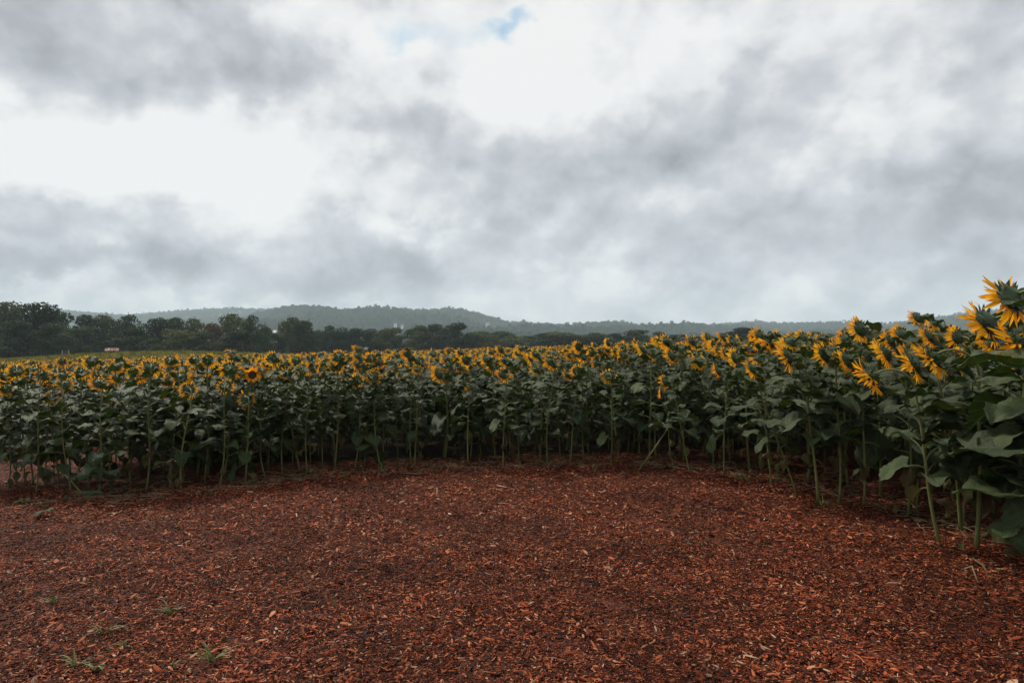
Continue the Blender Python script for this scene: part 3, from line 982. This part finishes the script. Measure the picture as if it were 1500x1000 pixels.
def design(r, H, yaw, bend, s, lean=(0, 0), neck=None, leaves=None, low=.32, dead=2, kink=0.0, leafscale=1.0):
    """lays out one plant in its own space: stem path, leaf places, head place"""
    nr = (neck if neck is not None else r.uniform(.05, .10)) * s
    yd = Vector((math.sin(yaw), math.cos(yaw), 0))
    bend = R(bend)
    ztop = H - nr * (1 if bend > math.pi / 2 else math.sin(bend))
    wob = (r.uniform(-.03, .03), r.uniform(-.03, .03))
    path = []
    n = 11
    for i in range(n + 1):
        u = i / n
        path.append(Vector((lean[0] * u + wob[0] * math.sin(u * 5) + kink * math.sin(min(1, u * 2.2) * math.pi) , lean[1] * u + wob[1] * math.sin(u * 6 + 1), ztop * u)))
    p = path[-1].copy()
    m = 6
    seg = nr * bend / m
    ta = 0
    for i in range(m):
        ta += bend / m
        mid = ta - bend / m / 2
        p = p + (Vector((0, 0, 1)) * math.cos(mid) + yd * math.sin(mid)) * seg
        path.append(p.copy())
    axis = Vector((0, 0, 1)) * math.cos(bend) + yd * math.sin(bend)
    rb = .0165 * s
    rad = [rb * (1 - .38 * i / n) for i in range(n + 1)] + [rb * (.62 - .08 * i / m) for i in range(m)]
    rad[0] *= 1.25
    def pos(u):
        f_ = u * n
        i = min(int(f_), n - 1)
        return path[i].lerp(path[i + 1], f_ - i)
    lv = []
    cnt = leaves if leaves is not None else r.randint(18, 22)
    a = r.uniform(0, 6.28)
    for i in range(cnt):
        u = low + (.985 - low) * (i / (cnt - 1)) ** .9
        a += R(137.5) + r.uniform(-.35, .35)
        size = (.27 if u < .7 else .27 - (u - .7) * .43) * r.uniform(.78, 1.22) * s ** .6 * leafscale
        size *= .82 + .18 * min(1, (u - low) * 5 + .3)
        young = u > .86
        if i < dead:
            k, isdead = r.randrange(3), True
            size *= .72
        else:
            k, isdead = (r.choice((0, 1, 4, 8)) if young else (r.choice((0, 1, 2, 2, 4, 5, 5, 7, 8, 3)) if u > .5 else r.choice((2, 3, 5, 6, 7, 9, 3, 8)))), False
        M = (Matrix.Translation(pos(u)) @ Matrix.Rotation(a, 4, 'Z') @ Matrix.Rotation(r.uniform(-.15, .15) + (.35 if young else 0), 4, 'X')
             @ Matrix.Rotation(r.uniform(-.25, .25), 4, 'Y') @ Matrix.Diagonal((size * r.uniform(.88, 1.12), size, size, 1)))
        lv.append((isdead, k, M))
    hs = s * r.uniform(.9, 1.08)
    HM = Matrix.Translation(path[-1] + axis * .05 * hs) @ frame(axis, r.uniform(0, 6.28)) @ Matrix.Diagonal((hs, hs, hs, 1))
    return dict(path=path, rad=rad, leaves=lv, head=HM)

def build_plant(P, d, label, group, r, petals=False, head=True, name='sunflower', heavy=7):
    root = empty(name, P)
    tag(root, label, 'sunflower', group)
    new('stem', mesh('stem', tube(d['path'], d['rad'], heavy), [M_STEM]), root)
    for isdead, k, M in d['leaves']:
        new('withered_leaf' if isdead else 'leaf', DEAD_M[k] if isdead else LEAF_M[k], root, M)
    if head:
        h = new('flower_head', CORE_M, root, d['head'])
        k = r.randrange(6)
        if petals:
            for j, M in RING_MATS[k]:
                new('petal', PETAL_M[j], h, M)
        else:
            tag(new('petal_ring', RING_M[k], h), kind='stuff')
        tag(new('bract_ring', BRACT_M[r.randrange(4)], h), kind='stuff')
    return root

def plant_mesh(d, r, bloom=True):
    ts = []
    st = tube(d['path'], d['rad'], 5); st.m = [1] * len(st.f); ts.append(st)
    for isdead, k, M in d['leaves']:
        t = (DEAD_T if isdead else LEAF_T)[k].x(M)
        t.m = [(4 if i == 0 else 1) for i in t.m] if isdead else t.m
        ts.append(t)
    c = CORE_T.x(d['head']); c.m = [2 if i == 0 else 3 for i in c.m]; ts.append(c)
    if bloom:
        t = RING_T[r.randrange(6)].x(d['head']); t.m = [5] * len(t.f); ts.append(t)
    t = BRACT_T[r.randrange(4)].x(d['head']); t.m = [2] * len(t.f); ts.append(t)
    return mesh('field_sunflower', join(ts), [M_LEAF, M_STEM, M_BRACT, M_FACE, M_DEAD, M_PETAL])

YAW = R(-32)       # heads turn to the morning light, ahead and to the left

# ------------------------------------------------------------------ sunflowers that stand out (front of the crop)
def P3(x, y): return (x, y, gzf(x, y))

placed = []        # xy of every plant built singly
def star(base, headpx, label, s=.75, yaw=None, bend=None, neck=None, group='sunflowers along the edge of the mulch', petals=False, D=None, head=True, seed=0, **kw):
    """a plant whose foot and head are where the photograph shows them"""
    r = random.Random(seed * 31 + 5)
    s = s * .93 if s < .8 else s
    if D is None:
        x, y = at(*base)
    else:
        y = D; x = (base[0] - 750) / FPX * D
    g = gzf(x, y)
    yaw = YAW + r.uniform(-.25, .25) if yaw is None else R(yaw)
    bend = r.uniform(112, 132) if bend is None else bend
    nr = (neck if neck is not None else .08) * s
    # the neck carries the head forward of the stem's top
    off = nr * (1 - math.cos(R(bend)))
    yh = y + math.cos(yaw) * (off + .05 * s * math.sin(R(bend)))
    hx_, hz_ = (headpx[0] - 750) / FPX * yh, CAM_H + (500 - headpx[1]) / FPX * yh
    H = hz_ - g + .05 * s
    lean = (hx_ - x - math.sin(yaw) * off, r.uniform(-.05, .05))
    d = design(r, H, yaw, bend, s, lean, neck if neck is not None else .08, **kw)
    placed.append((x, y))
    return build_plant((x, y, g), d, label, group, r, petals, head, heavy=9)

star((212, 722), (227, 540), 'tall sunflower with a bare stem at the clearing corner, head seen from behind', .76, -22, 118, .07, seed=1)
star((83, 718), (81, 583), 'short sunflower whose small head hangs far below the others near the frame edge', .58, -30, 112, .05, seed=2, leaves=9)
star((390, 702), (371, 552), 'low sunflower with a crooked stem, its dark face turned towards the viewer', .6, 150, 88, .03, seed=3, kink=-.05)
star((490, 690), (499, 524), 'tall sunflower with a clean pale stem in front of the dark crop', .74, -12, 116, .07, seed=4)
star((535, 681), (545, 527), 'sunflower one pace along from the clean pale stem', .7, -20, 110, .07, seed=5)
star((560, 680), (557, 532), 'sunflower with a slim stem paired closely with its neighbour', .66, -35, 108, .06, seed=6)
star((602, 680), (598, 520), 'sunflower with a drooping head past the close pair', .7, -45, 118, .08, seed=7)
star((737, 691), (738, 549), 'shorter sunflower with a straight stem at the middle of the clearing edge', .68, -20, 122, .08, seed=8)
star((686, 683), (684, 530), 'sunflower beside the straight-stemmed middle one, leaves hanging low', .68, -35, 112, .08, seed=9)
star((835, 682), (845, 546), 'sunflower with a ring-shaped head seen squarely from behind', .66, -8, 104, .05, seed=10)
star((895, 686), (893, 590), 'stunted leafy sunflower without a visible head at the clearing edge', .66, -30, 110, .06, seed=11, head=False, leaves=9, low=.3, dead=1)
star((990, 692), (967, 578), 'small low sunflower with its head in sharp profile', .50, -78, 92, .06, seed=12, leaves=8)
star((1012, 697), (977, 561), 'low sunflower with a split looking head above the profile one', .6, -50, 112, .09, seed=13)
star((1060, 701), (1052, 545), 'sunflower with a straight stem where the edge starts to curve', .7, -60, 118, .1, seed=14)
star((1130, 718), (1100, 541), 'sunflower with a long lowered petal fringe at the curving edge', .78, -55, 122, .1, seed=15)
star((1168, 731), (1100, 560), 'leaning leafy sunflower with a hidden head and a bent stem', .7, -50, 120, .08, seed=16, head=False, leaves=14)
star((1197, 738), (1157, 525), 'sturdy sunflower with its head held sideways at the curve', .86, -60, 116, .1, seed=17)
star((1228, 740), (1213, 522), 'sunflower with a broad dark-backed head beside the sturdy one', .84, -30, 112, .08, seed=18)
star((1264, 742), (1243, 530), 'sunflower with big shading leaves before the tall leaning pair', .8, -45, 118, .1, seed=19)
star((1378, 801), (1284, 549), 'leaning sunflower nodding low over its long curved neck', .86, -72, 128, .20, seed=20, petals=True)
star((1431, 806), (1374, 522), 'large sunflower with a wide orange petal skirt and arched neck', 1.05, -62, 128, .16, seed=21, petals=True)
star((1500, 800), (1447, 474), 'tall sunflower with spiky green bracts against the hill', 1.12, -34, 120, .12, seed=22, petals=True, low=.14, leaves=22, leafscale=1.2)
star((1560, 850), (1484, 440), 'tallest sunflower, cut by the frame edge, its ragged petals against the sky', 1.25, -18, 118, .14, seed=23, petals=True, low=.14, leaves=22, leafscale=1.25)
star((1520, 835), (1500, 505), 'leafy sunflower at the frame edge below the tallest one', 1.0, -60, 120, .12, seed=24, petals=True, low=.10, leaves=22, leafscale=1.25)
star((1410, 781), (1345, 536), 'sunflower standing just behind the two large leaning ones', .85, -60, 122, .1, seed=25, petals=True)
star((1330, 757), (1303, 520), 'sunflower with a tilted head ahead of the leaning pair', .84, -58, 118, .1, seed=26, petals=True)
star((130, 716), (117, 547), 'sunflower next to the short one, petals hanging like a skirt', .7, -25, 120, .07, seed=27)
star((38, 714), (30, 545), 'sunflower close to the frame edge with its back fully turned', .72, -40, 114, .07, seed=28)
star((300, 706), (308, 530), 'sunflower with big drooping leaves beside the bare-stemmed one', .72, -20, 114, .07, seed=29)
star((440, 694), (402, 527), 'slightly leaning sunflower between the crooked and the clean stems', .72, -30, 112, .07, seed=30)

# rows behind the front, following the edge
ROWS = []
row_rng = random.Random(99)
px_of = lambda x, y: 750 + x / y * FPX if y > .5 else 9999
extra = []         # plants out of view, or past the number built singly
for k in range(8):
    off = .34 + .50 * k
    L_ = EDGE_F + EDGE_N * off
    seg = np.concatenate([[0], np.cumsum(np.linalg.norm(np.diff(L_, axis=0), axis=1))])
    s_ = row_rng.uniform(0, .3)
    row = []
    while s_ < seg[-1]:
        i = int(np.searchsorted(seg, s_)); i = min(i, len(L_) - 1)
        x = L_[i, 0] + row_rng.uniform(-.09, .09); y = L_[i, 1] + row_rng.uniform(-.16, .16)
        s_ += row_rng.uniform(.27, .46) if k else row_rng.uniform(.34, .62)
        if in_back_clearing(np.array(x), np.array(y)) or (x < -6.4 and k > 2):
            continue
        if any((x - a) ** 2 + (y - b) ** 2 < .16 ** 2 for a, b in placed):
            continue
        placed.append((x, y))
        if y > .5 and -25 < px_of(x, y) < 1530 and y > 3.5:
            row.append((x, y))
        else:
            extra.append((x, y))
    ROWS.append(row)

def auto_design(r, x, y, near=True):
    side = max(0.0, min(1.0, (x - 1.0) / 3.0)) if y < 14 else 0.0
    H = r.gauss(1.465 if near else 1.41, .095 if near else .06) + .12 * side
    if r.random() < .10: H -= r.uniform(.1, .35)
    s = r.gauss(.64, .085) + .13 * side
    return design(r, max(1.0, H), YAW + r.gauss(0, .30), r.gauss(124, 11), max(.48, s), (r.gauss(0, .085), r.gauss(0, .06)), r.uniform(.06, .12),
                  low=r.uniform(.10, .24) if x < -3.2 and y < 12 else r.uniform(.15, .28), dead=r.choice((0, 1, 1, 2, 2, 3)))

total = 30
ROWNAME = ['second', 'third', 'fourth', 'fifth', 'sixth', 'seventh', 'eighth', 'ninth']
LOOK = ['nodding', 'drooping', 'leaning', 'bowed', 'leafy', 'upright']
for k, row in enumerate(ROWS):
    row.sort(key=lambda p: p[0] / p[1])
    for j, (x, y) in enumerate(row):
        if total >= 300:
            extra.append((x, y)); continue
        r = random.Random(1000 + k * 97 + j)
        d = auto_design(r, x, y)
        build_plant(P3(x, y), d, 'nodding sunflower, %s from left in the %s row behind the mulch' % (ordinal(j + 1), ROWNAME[k]),
                    '%s row of sunflowers behind the mulch' % ROWNAME[k], r, petals=(y < 5.9 and x > 0 and k < 2))
        total += 1

# ------------------------------------------------------------------ the rest of the crop, past counting
FIELD = []
for i in range(9):
    r = random.Random(4000 + i)
    FIELD.append(plant_mesh(auto_design(r, 0, 20, False), r, i not in (4,)))
pts = []
for y in np.arange(-2.5, 96, .62):
    dens = .36 if y < 26 else (.44 if y < 50 else .55)
    half = .80 * max(y, 0) + 7
    n = int(2 * half / dens)
    xs = -half + (np.arange(n) + nrng.uniform(-.35, .35, n)) * dens
    pts.append(np.stack([xs, y + nrng.uniform(-.22, .22, n)], 1))
pts = np.concatenate(pts)
ed = edge_dist(pts)
keep = (ed > .34 + .5 * len(ROWS)) & ~in_back_clearing(pts[:, 0], pts[:, 1])
limit = np.interp(pts[:, 0], [-60, -20, 0, 40], [50, 56, 84, 96])
keep &= pts[:, 1] < limit
keep &= ~((pts[:, 0] < -7.0) & (pts[:, 1] < 9.3))
pts = pts[keep]
if extra:
    pts = np.concatenate([pts, np.array(extra)])
n = len(pts)
P = np.stack([pts[:, 0], pts[:, 1], gz(pts[:, 0], pts[:, 1])], 1)
rot = np.stack([nrng.normal(0, .03, n), nrng.normal(0, .03, n), nrng.normal(0, .22, n)], 1)
sc1 = np.clip(nrng.normal(1, .045, n), .85, 1.09)
scatter('sunflower_field', P, rot, np.stack([sc1, sc1, sc1], 1), nrng.integers(0, len(FIELD), n), FIELD,
        label='dense sunflower crop stretching back to the trees', cat='sunflower field', kind='stuff')

# ------------------------------------------------------------------ mulch chips
def chip_mesh(seed):
    r = random.Random(seed)
    ln, w, h = .5, r.uniform(.09, .22), r.uniform(.03, .08)
    bend = r.uniform(-.08, .08)
    V, F = [], []
    for i, u in enumerate((-1, -.35, .4, 1)):
        ww = w * (r.uniform(.25, .7) if abs(u) == 1 else r.uniform(.8, 1.15))
        sk = r.uniform(-.05, .05)
        z = bend * (1 - u * u)
        V += [(u * ln + sk, -ww, z - h / 2), (u * ln - sk, ww, z - h / 2), (u * ln - sk, ww * .9, z + h / 2), (u * ln + sk, -ww * .9, z + h / 2)]
    for i in range(3):
        for k in range(4):
            F.append((i * 4 + k, i * 4 + (k + 1) % 4, i * 4 + 4 + (k + 1) % 4, i * 4 + 4 + k))
    F += [(3, 2, 1, 0), (12, 13, 14, 15)]
    return mesh('wood_chip', T(V, F), [M_CHIP], False)
CHIPS = [chip_mesh(i) for i in range(14)]

def chips(n, x0, x1, y0, y1, cond, wide):
    X = nrng.uniform(x0, x1, n); Y = nrng.uniform(y0, y1, n)
    k = cond(X, Y)
    X, Y = X[k], Y[k]
    n = len(X)
    s = .0165 * nrng.lognormal(0, .48, n) * wide
    s = np.clip(s, .007, .07)
    pile = .010 * (wobble(X, Y, .11) + .5 * wobble(X + 3, Y, .045)) + .022 * wobble(X * 1.1 + Y * .3, Y, .33) + .018
    Z = gz(X, Y) + .010 + nrng.uniform(-.006, .010, n) + pile
    rot = np.stack([nrng.normal(0, .30, n), nrng.normal(0, .22, n), nrng.uniform(0, 6.28, n)], 1)
    sc = np.stack([s, s * nrng.uniform(.7, 1.35, n), s * nrng.uniform(.7, 1.3, n)], 1)
    return np.stack([X, Y, Z], 1), rot, sc

def clear_cond(X, Y):
    return (np.abs(X) < .78 * Y + 1.1) & (edge_dist(np.stack([X, Y], 1)) < 0.75 + .3 * np.sin(X * 5) * np.sin(Y * 4))
def back_cond(X, Y):
    return X < -5.2
A = [chips(260000, -6, 5.5, 2.6, 5.6, clear_cond, 1.0), chips(230000, -8.5, 5.5, 5.6, 10.0, clear_cond, 1.15), chips(14000, -11, -5, 9.2, 12.6, back_cond, 1.3)]
P, rot, sc = (np.concatenate([a[i] for a in A]) for i in range(3))
scatter('mulch_chips', P, rot, sc, nrng.integers(0, len(CHIPS), len(P)), CHIPS, label='loose red-brown wood chips covering the clearing', cat='wood chips', kind='stuff')

# straw and leaf bits shed along the foot of the crop
def straw_mesh(seed):
    r = random.Random(seed)
    p = [(-.5, 0, 0), (-.15, r.uniform(-.05, .05), r.uniform(0, .05)), (.2, r.uniform(-.06, .06), r.uniform(0, .04)), (.5, 0, 0)]
    return mesh('straw', tube(p, [.02, .026, .022, .012], 4), [M_STRAW])
n = 2600
q = nrng.integers(40, len(EDGE_F) - 40, n)
of = nrng.gamma(2.0, .28, n) - .25
X = EDGE_F[q, 0] + EDGE_N[q, 0] * of; Y = EDGE_F[q, 1] + EDGE_N[q, 1] * of
ls = nrng.lognormal(-2.35, .5, n)
scatter('straw_litter', np.stack([X, Y, gz(X, Y) + .035 + nrng.uniform(0, .02, n)], 1),
        np.stack([nrng.normal(0, .1, n), nrng.normal(0, .12, n), nrng.uniform(0, 6.28, n)], 1),
        np.stack([ls, np.full(n, .12), np.full(n, .12)], 1), nrng.integers(0, 5, n), [straw_mesh(i) for i in range(5)],
        label='dry straw litter strewn along the foot of the crop', cat='straw', kind='stuff')

n = 260
q = nrng.integers(40, len(EDGE_F) - 40, n)
of = nrng.gamma(2.0, .35, n) - .30
X = EDGE_F[q, 0] + EDGE_N[q, 0] * of; Y = EDGE_F[q, 1] + EDGE_N[q, 1] * of
ls = nrng.uniform(.05, .13, n)
scatter('leaf_litter', np.stack([X, Y, gz(X, Y) + .05], 1), np.stack([nrng.normal(.5, .4, n), nrng.normal(0, .4, n), nrng.uniform(0, 6.28, n)], 1),
        np.stack([ls, ls, ls * .6], 1), nrng.integers(0, 3, n), DEAD_M,
        label='brown withered leaf bits strewn under the crop edge', cat='leaf litter', kind='stuff')

# rough grass on the meadow bank beyond the crop
def meadow_tuft(seed):
    r = random.Random(seed)
    ts = []
    for i in range(26):
        a = r.uniform(0, 6.28); ln = r.uniform(.25, .6); w = .02
        b = (r.uniform(-.22, .22), r.uniform(-.22, .22)); l = r.uniform(.05, .25)
        c, d_ = math.cos(a), math.sin(a)
        ts.append(T([(b[0] - d_ * w, b[1] + c * w, 0), (b[0] + d_ * w, b[1] - c * w, 0), (b[0] + c * l, b[1] + d_ * l, ln)], [(0, 1, 2)]))
    return mesh('meadow_tuft', join(ts), [M_MEADOW])
M_MEADOW = simple('meadow_grass', [(.1, (.06, .075, .02)), (.45, (.14, .15, .034)), (.7, (.26, .21, .038)), (.95, (.36, .28, .05))], 3, .8, .15, .9, trans=.25)
n = 15000
X = nrng.uniform(-95, -12, n); Y = nrng.uniform(58, 126, n)
k = (np.abs(X) < .86 * Y)
X, Y = X[k], Y[k]; n = len(X)
ls = nrng.uniform(.45, 1.0, n)
scatter('meadow_grass', np.stack([X, Y, gz(X, Y) - .02], 1), np.stack([np.zeros(n), np.zeros(n), nrng.uniform(0, 6.28, n)], 1),
        np.stack([ls * 1.6, ls * 1.6, ls], 1), nrng.integers(0, 4, n), [meadow_tuft(i) for i in range(4)],
        label='yellowish rough grass on the bank beyond the crop', cat='grass', kind='stuff')

# bigger splinters that can be picked out
def splinter(px, py, ln, w, yaw, label, up=0.0):
    r = random.Random(px)
    x, y = at(px, py)
    o = new('wood_splinter', mesh('wood_splinter', tube([(-ln / 2, 0, 0), (-ln * .3, .002, w * .2), (ln * .1, -.003, w * .3), (ln / 2, .001, 0)], [w * .25, w * .6, w * .5, w * .15], 5), [M_BIGCHIP], False))
    o.location = (x, y, gzf(x, y) + .03 + abs(math.sin(up)) * ln / 2)
    o.rotation_euler = (0, -up, yaw)
    o.scale = (1, 1, .6)
    tag(o, label, 'wood chip', 'pale splinters lying on the mulch')
splinter(640, 729, .10, .022, R(95), 'pale splinter standing up near the far side of the mulch', 1.0)
splinter(735, 716, .16, .02, R(-40), 'long pale splinter lying below the straight-stemmed middle sunflower')
splinter(738, 741, .12, .012, R(2), 'thin sliver lying flat across the mulch behind the clearing middle')
splinter(1122, 957, .06, .013, R(-48), 'short bright splinter in the lower mulch')
splinter(1100, 970, .08, .014, R(-30), 'broad reddish splinter next to the short bright one')
splinter(1075, 823, .06, .012, R(80), 'tiny upright sliver on the open mulch', .9)
splinter(1310, 860, .10, .012, R(3), 'thin reddish sliver in front of the leaning sunflowers')
splinter(225, 868, .06, .01, R(70), 'tiny pale sliver above the grass tufts', .8)

# ------------------------------------------------------------------ fallen stalks, leaves, weeds
def stalk(points, rad, label, mat=M_STRAW, lift=.02):
    pth = []
    for (px, py, hz) in points:
        x, y = at(px, py)
        pth.append((x, y, gzf(x, y) + lift + hz))
    o = np.array(pth[0])
    ob = new('fallen_stalk', mesh('fallen_stalk', tube([tuple(np.array(p) - o) for p in pth], [rad * (1 - .35 * i / (len(pth) - 1)) for i in range(len(pth))], 6), [mat]))
    ob.location = tuple(o)
    tag(ob, label, 'stalk', 'dry stalks along the crop edge')
stalk([(932, 694, 0), (958, 694, .31), (984, 694, .63)], .011, 'bare pale stalk leaning against the low sunflowers', M_STEM, 0)
stalk([(125, 728, 0), (104, 722, .15), (80, 716, .30), (60, 716, .26), (48, 718, .13)], .010, 'broken pale stalk arching over at the clearing corner', M_STEM, 0)
stalk([(85, 734, 0), (130, 731, .01), (200, 727, 0)], .012, 'dry stalk lying flat below the arching broken one')
stalk([(300, 715, 0), (340, 716, .01), (372, 714, 0)], .011, 'dry stalk lying at the foot of the crooked sunflower')
stalk([(1378, 806, 0), (1400, 812, .01), (1440, 830, .0)], .006, 'long dry stalk beside the leaning sunflower feet')
stalk([(1440, 836, 0), (1470, 842, .02), (1499, 846, .01)], .008, 'thick dry stalk at the frame edge under the big leaves')
stalk([(1425, 826, .02), (1440, 838, .03), (1448, 846, 0)], .008, 'short dry stalk crossing the long one')
stalk([(1410, 838, 0), (1424, 842, .04), (1432, 858, .01)], .006, 'thin forked dry stalk near the long one')
stalk([(700, 687, 0), (712, 695, .0)], .010, 'short stub lying by the middle of the clearing edge')
stalk([(860, 690, 0), (905, 692, .01), (950, 690, 0)], .008, 'dry stalk lying behind the stunted sunflower')
stalk([(1132, 718, 0), (1165, 722, .01), (1200, 720, 0)], .009, 'dry stalk lying under the curving edge')
stalk([(1040, 704, 0), (1075, 706, .01), (1110, 703, 0)], .008, 'dry stalk lying where the edge begins to curve')
stalk([(585, 694, 0), (610, 697, .01), (640, 692, 0)], .007, 'dry stalk lying between the middle front stems')
stalk([(0, 716, 0), (15, 717, .01), (32, 715, 0)], .010, 'dry stalk lying at the frame edge under the last sunflowers')

def ground_leaf(px, py, size, yaw, k, label, pitch=0.0, hz=.05, dead=False):
    x, y = at(px, py)
    o = new('fallen_leaf', DEAD_M[k] if dead else LEAF_M[k])
    o.location = (x, y, gzf(x, y) + hz)
    o.rotation_euler = (pitch, 0, yaw)
    o.scale = (size, size, size * .6)
    tag(o, label, 'leaf', 'leaves dropped along the crop edge')
ground_leaf(44, 762, .17, R(-75), 4, 'green leaf lying alone on the mulch near the frame edge', R(4), .03)
ground_leaf(18, 742, .11, R(-60), 8, 'small green leaf lying by the end of the crop', R(10), .03)
ground_leaf(112, 738, .24, R(-100), 5, 'broad green leaf resting on the mulch below the broken stalk', R(0), .10)
ground_leaf(185, 726, .26, R(80), 6, 'upright green leaf drooping at the clearing corner', R(10), .16)
ground_leaf(1496, 835, .22, R(120), 9, 'big green leaf hanging to the ground at the frame edge', R(20), .30)
ground_leaf(588, 698, .12, R(40), 0, 'withered leaf lying by the middle front stems', 0, .06, True)
ground_leaf(1180, 726, .14, R(-40), 1, 'withered leaf lying under the curving edge', 0, .08, True)
ground_leaf(1345, 748, .13, R(200), 2, 'withered leaf behind the leaning sunflower', 0, .08, True)

def tuft(px, py, size, nb, label, spread=1.0, name='grass_tuft', yaw0=None):
    r = random.Random(px * 7 + py)
    x, y = at(px, py)
    root = empty(name, (x, y, gzf(x, y) + .012))
    tag(root, label, 'grass', 'grass tufts growing through the mulch')
    for i in range(nb):
        a = r.uniform(0, 6.28) if yaw0 is None else yaw0 + r.gauss(0, .5) + (math.pi if r.random() < .4 else 0)
        ln = .88 * size * r.uniform(.5, 1.15); w = r.uniform(.004, .008)
        e0 = R(r.uniform(35, 85) if spread > .5 else r.uniform(72, 88)); e1 = e0 - r.uniform(.4, 1.7) * spread
        V, F = [], []
        p = Vector((r.uniform(-.012, .012), r.uniform(-.012, .012), 0)); d = Vector((math.cos(a), math.sin(a), 0)); sd = Vector((-d.y, d.x, 0))
        n_ = 5
        for q in range(n_ + 1):
            u = q / n_; ww = w * (1 - u ** 2 * .95)
            V += [tuple(p - sd * ww + Vector((0, 0, ww * .5))), tuple(p), tuple(p + sd * ww + Vector((0, 0, ww * .5)))]
            e_ = e0 + (e1 - e0) * u
            p = p + (d * math.cos(e_) + Vector((0, 0, math.sin(e_)))) * ln / n_
        for q in range(n_):
            F += [(3 * q, 3 * q + 1, 3 * q + 4, 3 * q + 3), (3 * q + 1, 3 * q + 2, 3 * q + 5, 3 * q + 4)]
        new('blade', mesh('blade', T(V, F), [M_GRASS]), root)
tuft(78, 886, .13, 9, 'thin yellowish grass tuft, the farthest of the cluster', 1, yaw0=0)
tuft(137, 879, .07, 3, 'tiny pair of grass blades beside the farthest tuft', 1.2, yaw0=0)
tuft(250, 904, .14, 14, 'sprawling bright grass tuft between the sliver and the lower tufts', 1.3, yaw0=0)
tuft(153, 936, .15, 13, 'arching grass tuft with a curled dark blade', 1.3, yaw0=0)
tuft(178, 955, .11, 8, 'low flat grass tuft just under the arching one', 1.4, yaw0=0)
tuft(312, 974, .16, 18, 'largest grass tuft with a broad upright blade', 1.0, yaw0=0)
tuft(254, 978, .08, 7, 'small pale grass tuft beside the largest one', 1.0)
tuft(108, 982, .13, 13, 'dark bushy grass tuft at the bottom corner', 1.0)
tuft(140, 985, .12, 9, 'flat grass tuft beside the dark bushy one', 1.3, yaw0=0)
tuft(490, 893, .15, 3, 'single tall thin grass shoot standing in open mulch', .2)
tuft(496, 768, .08, 7, 'faint grass tuft alone in the middle of the mulch', 1.0)

# low weeds among the front stems
wr = random.Random(5)
WEED = [('weed among the front stems under the crooked sunflower', 455, 697), ('weed among the front stems by the middle', 560, 692), ('weed sprouting by the curving edge', 1080, 704),
        ('weed sprouting behind the clearing corner', 250, 716), ('weed under the stunted sunflower', 870, 690), ('weed at the foot of the sturdy sunflower', 1205, 744),
        ('weed at the end of the crop by the frame edge', 60, 722), ('weed between the two large leaning sunflowers', 1412, 815)]
for lab, px, py in WEED:
    tuft(px, py, wr.uniform(.10, .18), 12, 'green ' + lab, 1.0, 'weed')

# ------------------------------------------------------------------ haze
hz = new('haze', mesh('haze', box(-5200, 7200, -2600, 3900, -8, 215), [], False))
mh = bpy.data.materials.new('haze')
mh.use_nodes = True
th = mh.node_tree
th.nodes.clear()
pv = N(th, 'ShaderNodeVolumePrincipled')
pv.inputs['Color'].default_value = (.74, .91, 1.0, 1)
pv.inputs['Density'].default_value = .00029
ho = N(th, 'ShaderNodeOutputMaterial')
L(th, pv.outputs[0], ho.inputs['Volume'])
try:
    mh.cycles.homogeneous_volume = True
except Exception:
    pass
hz.data.materials.append(mh)
tag(hz, 'thin blue-grey haze lying over the whole valley', 'haze', kind='stuff')
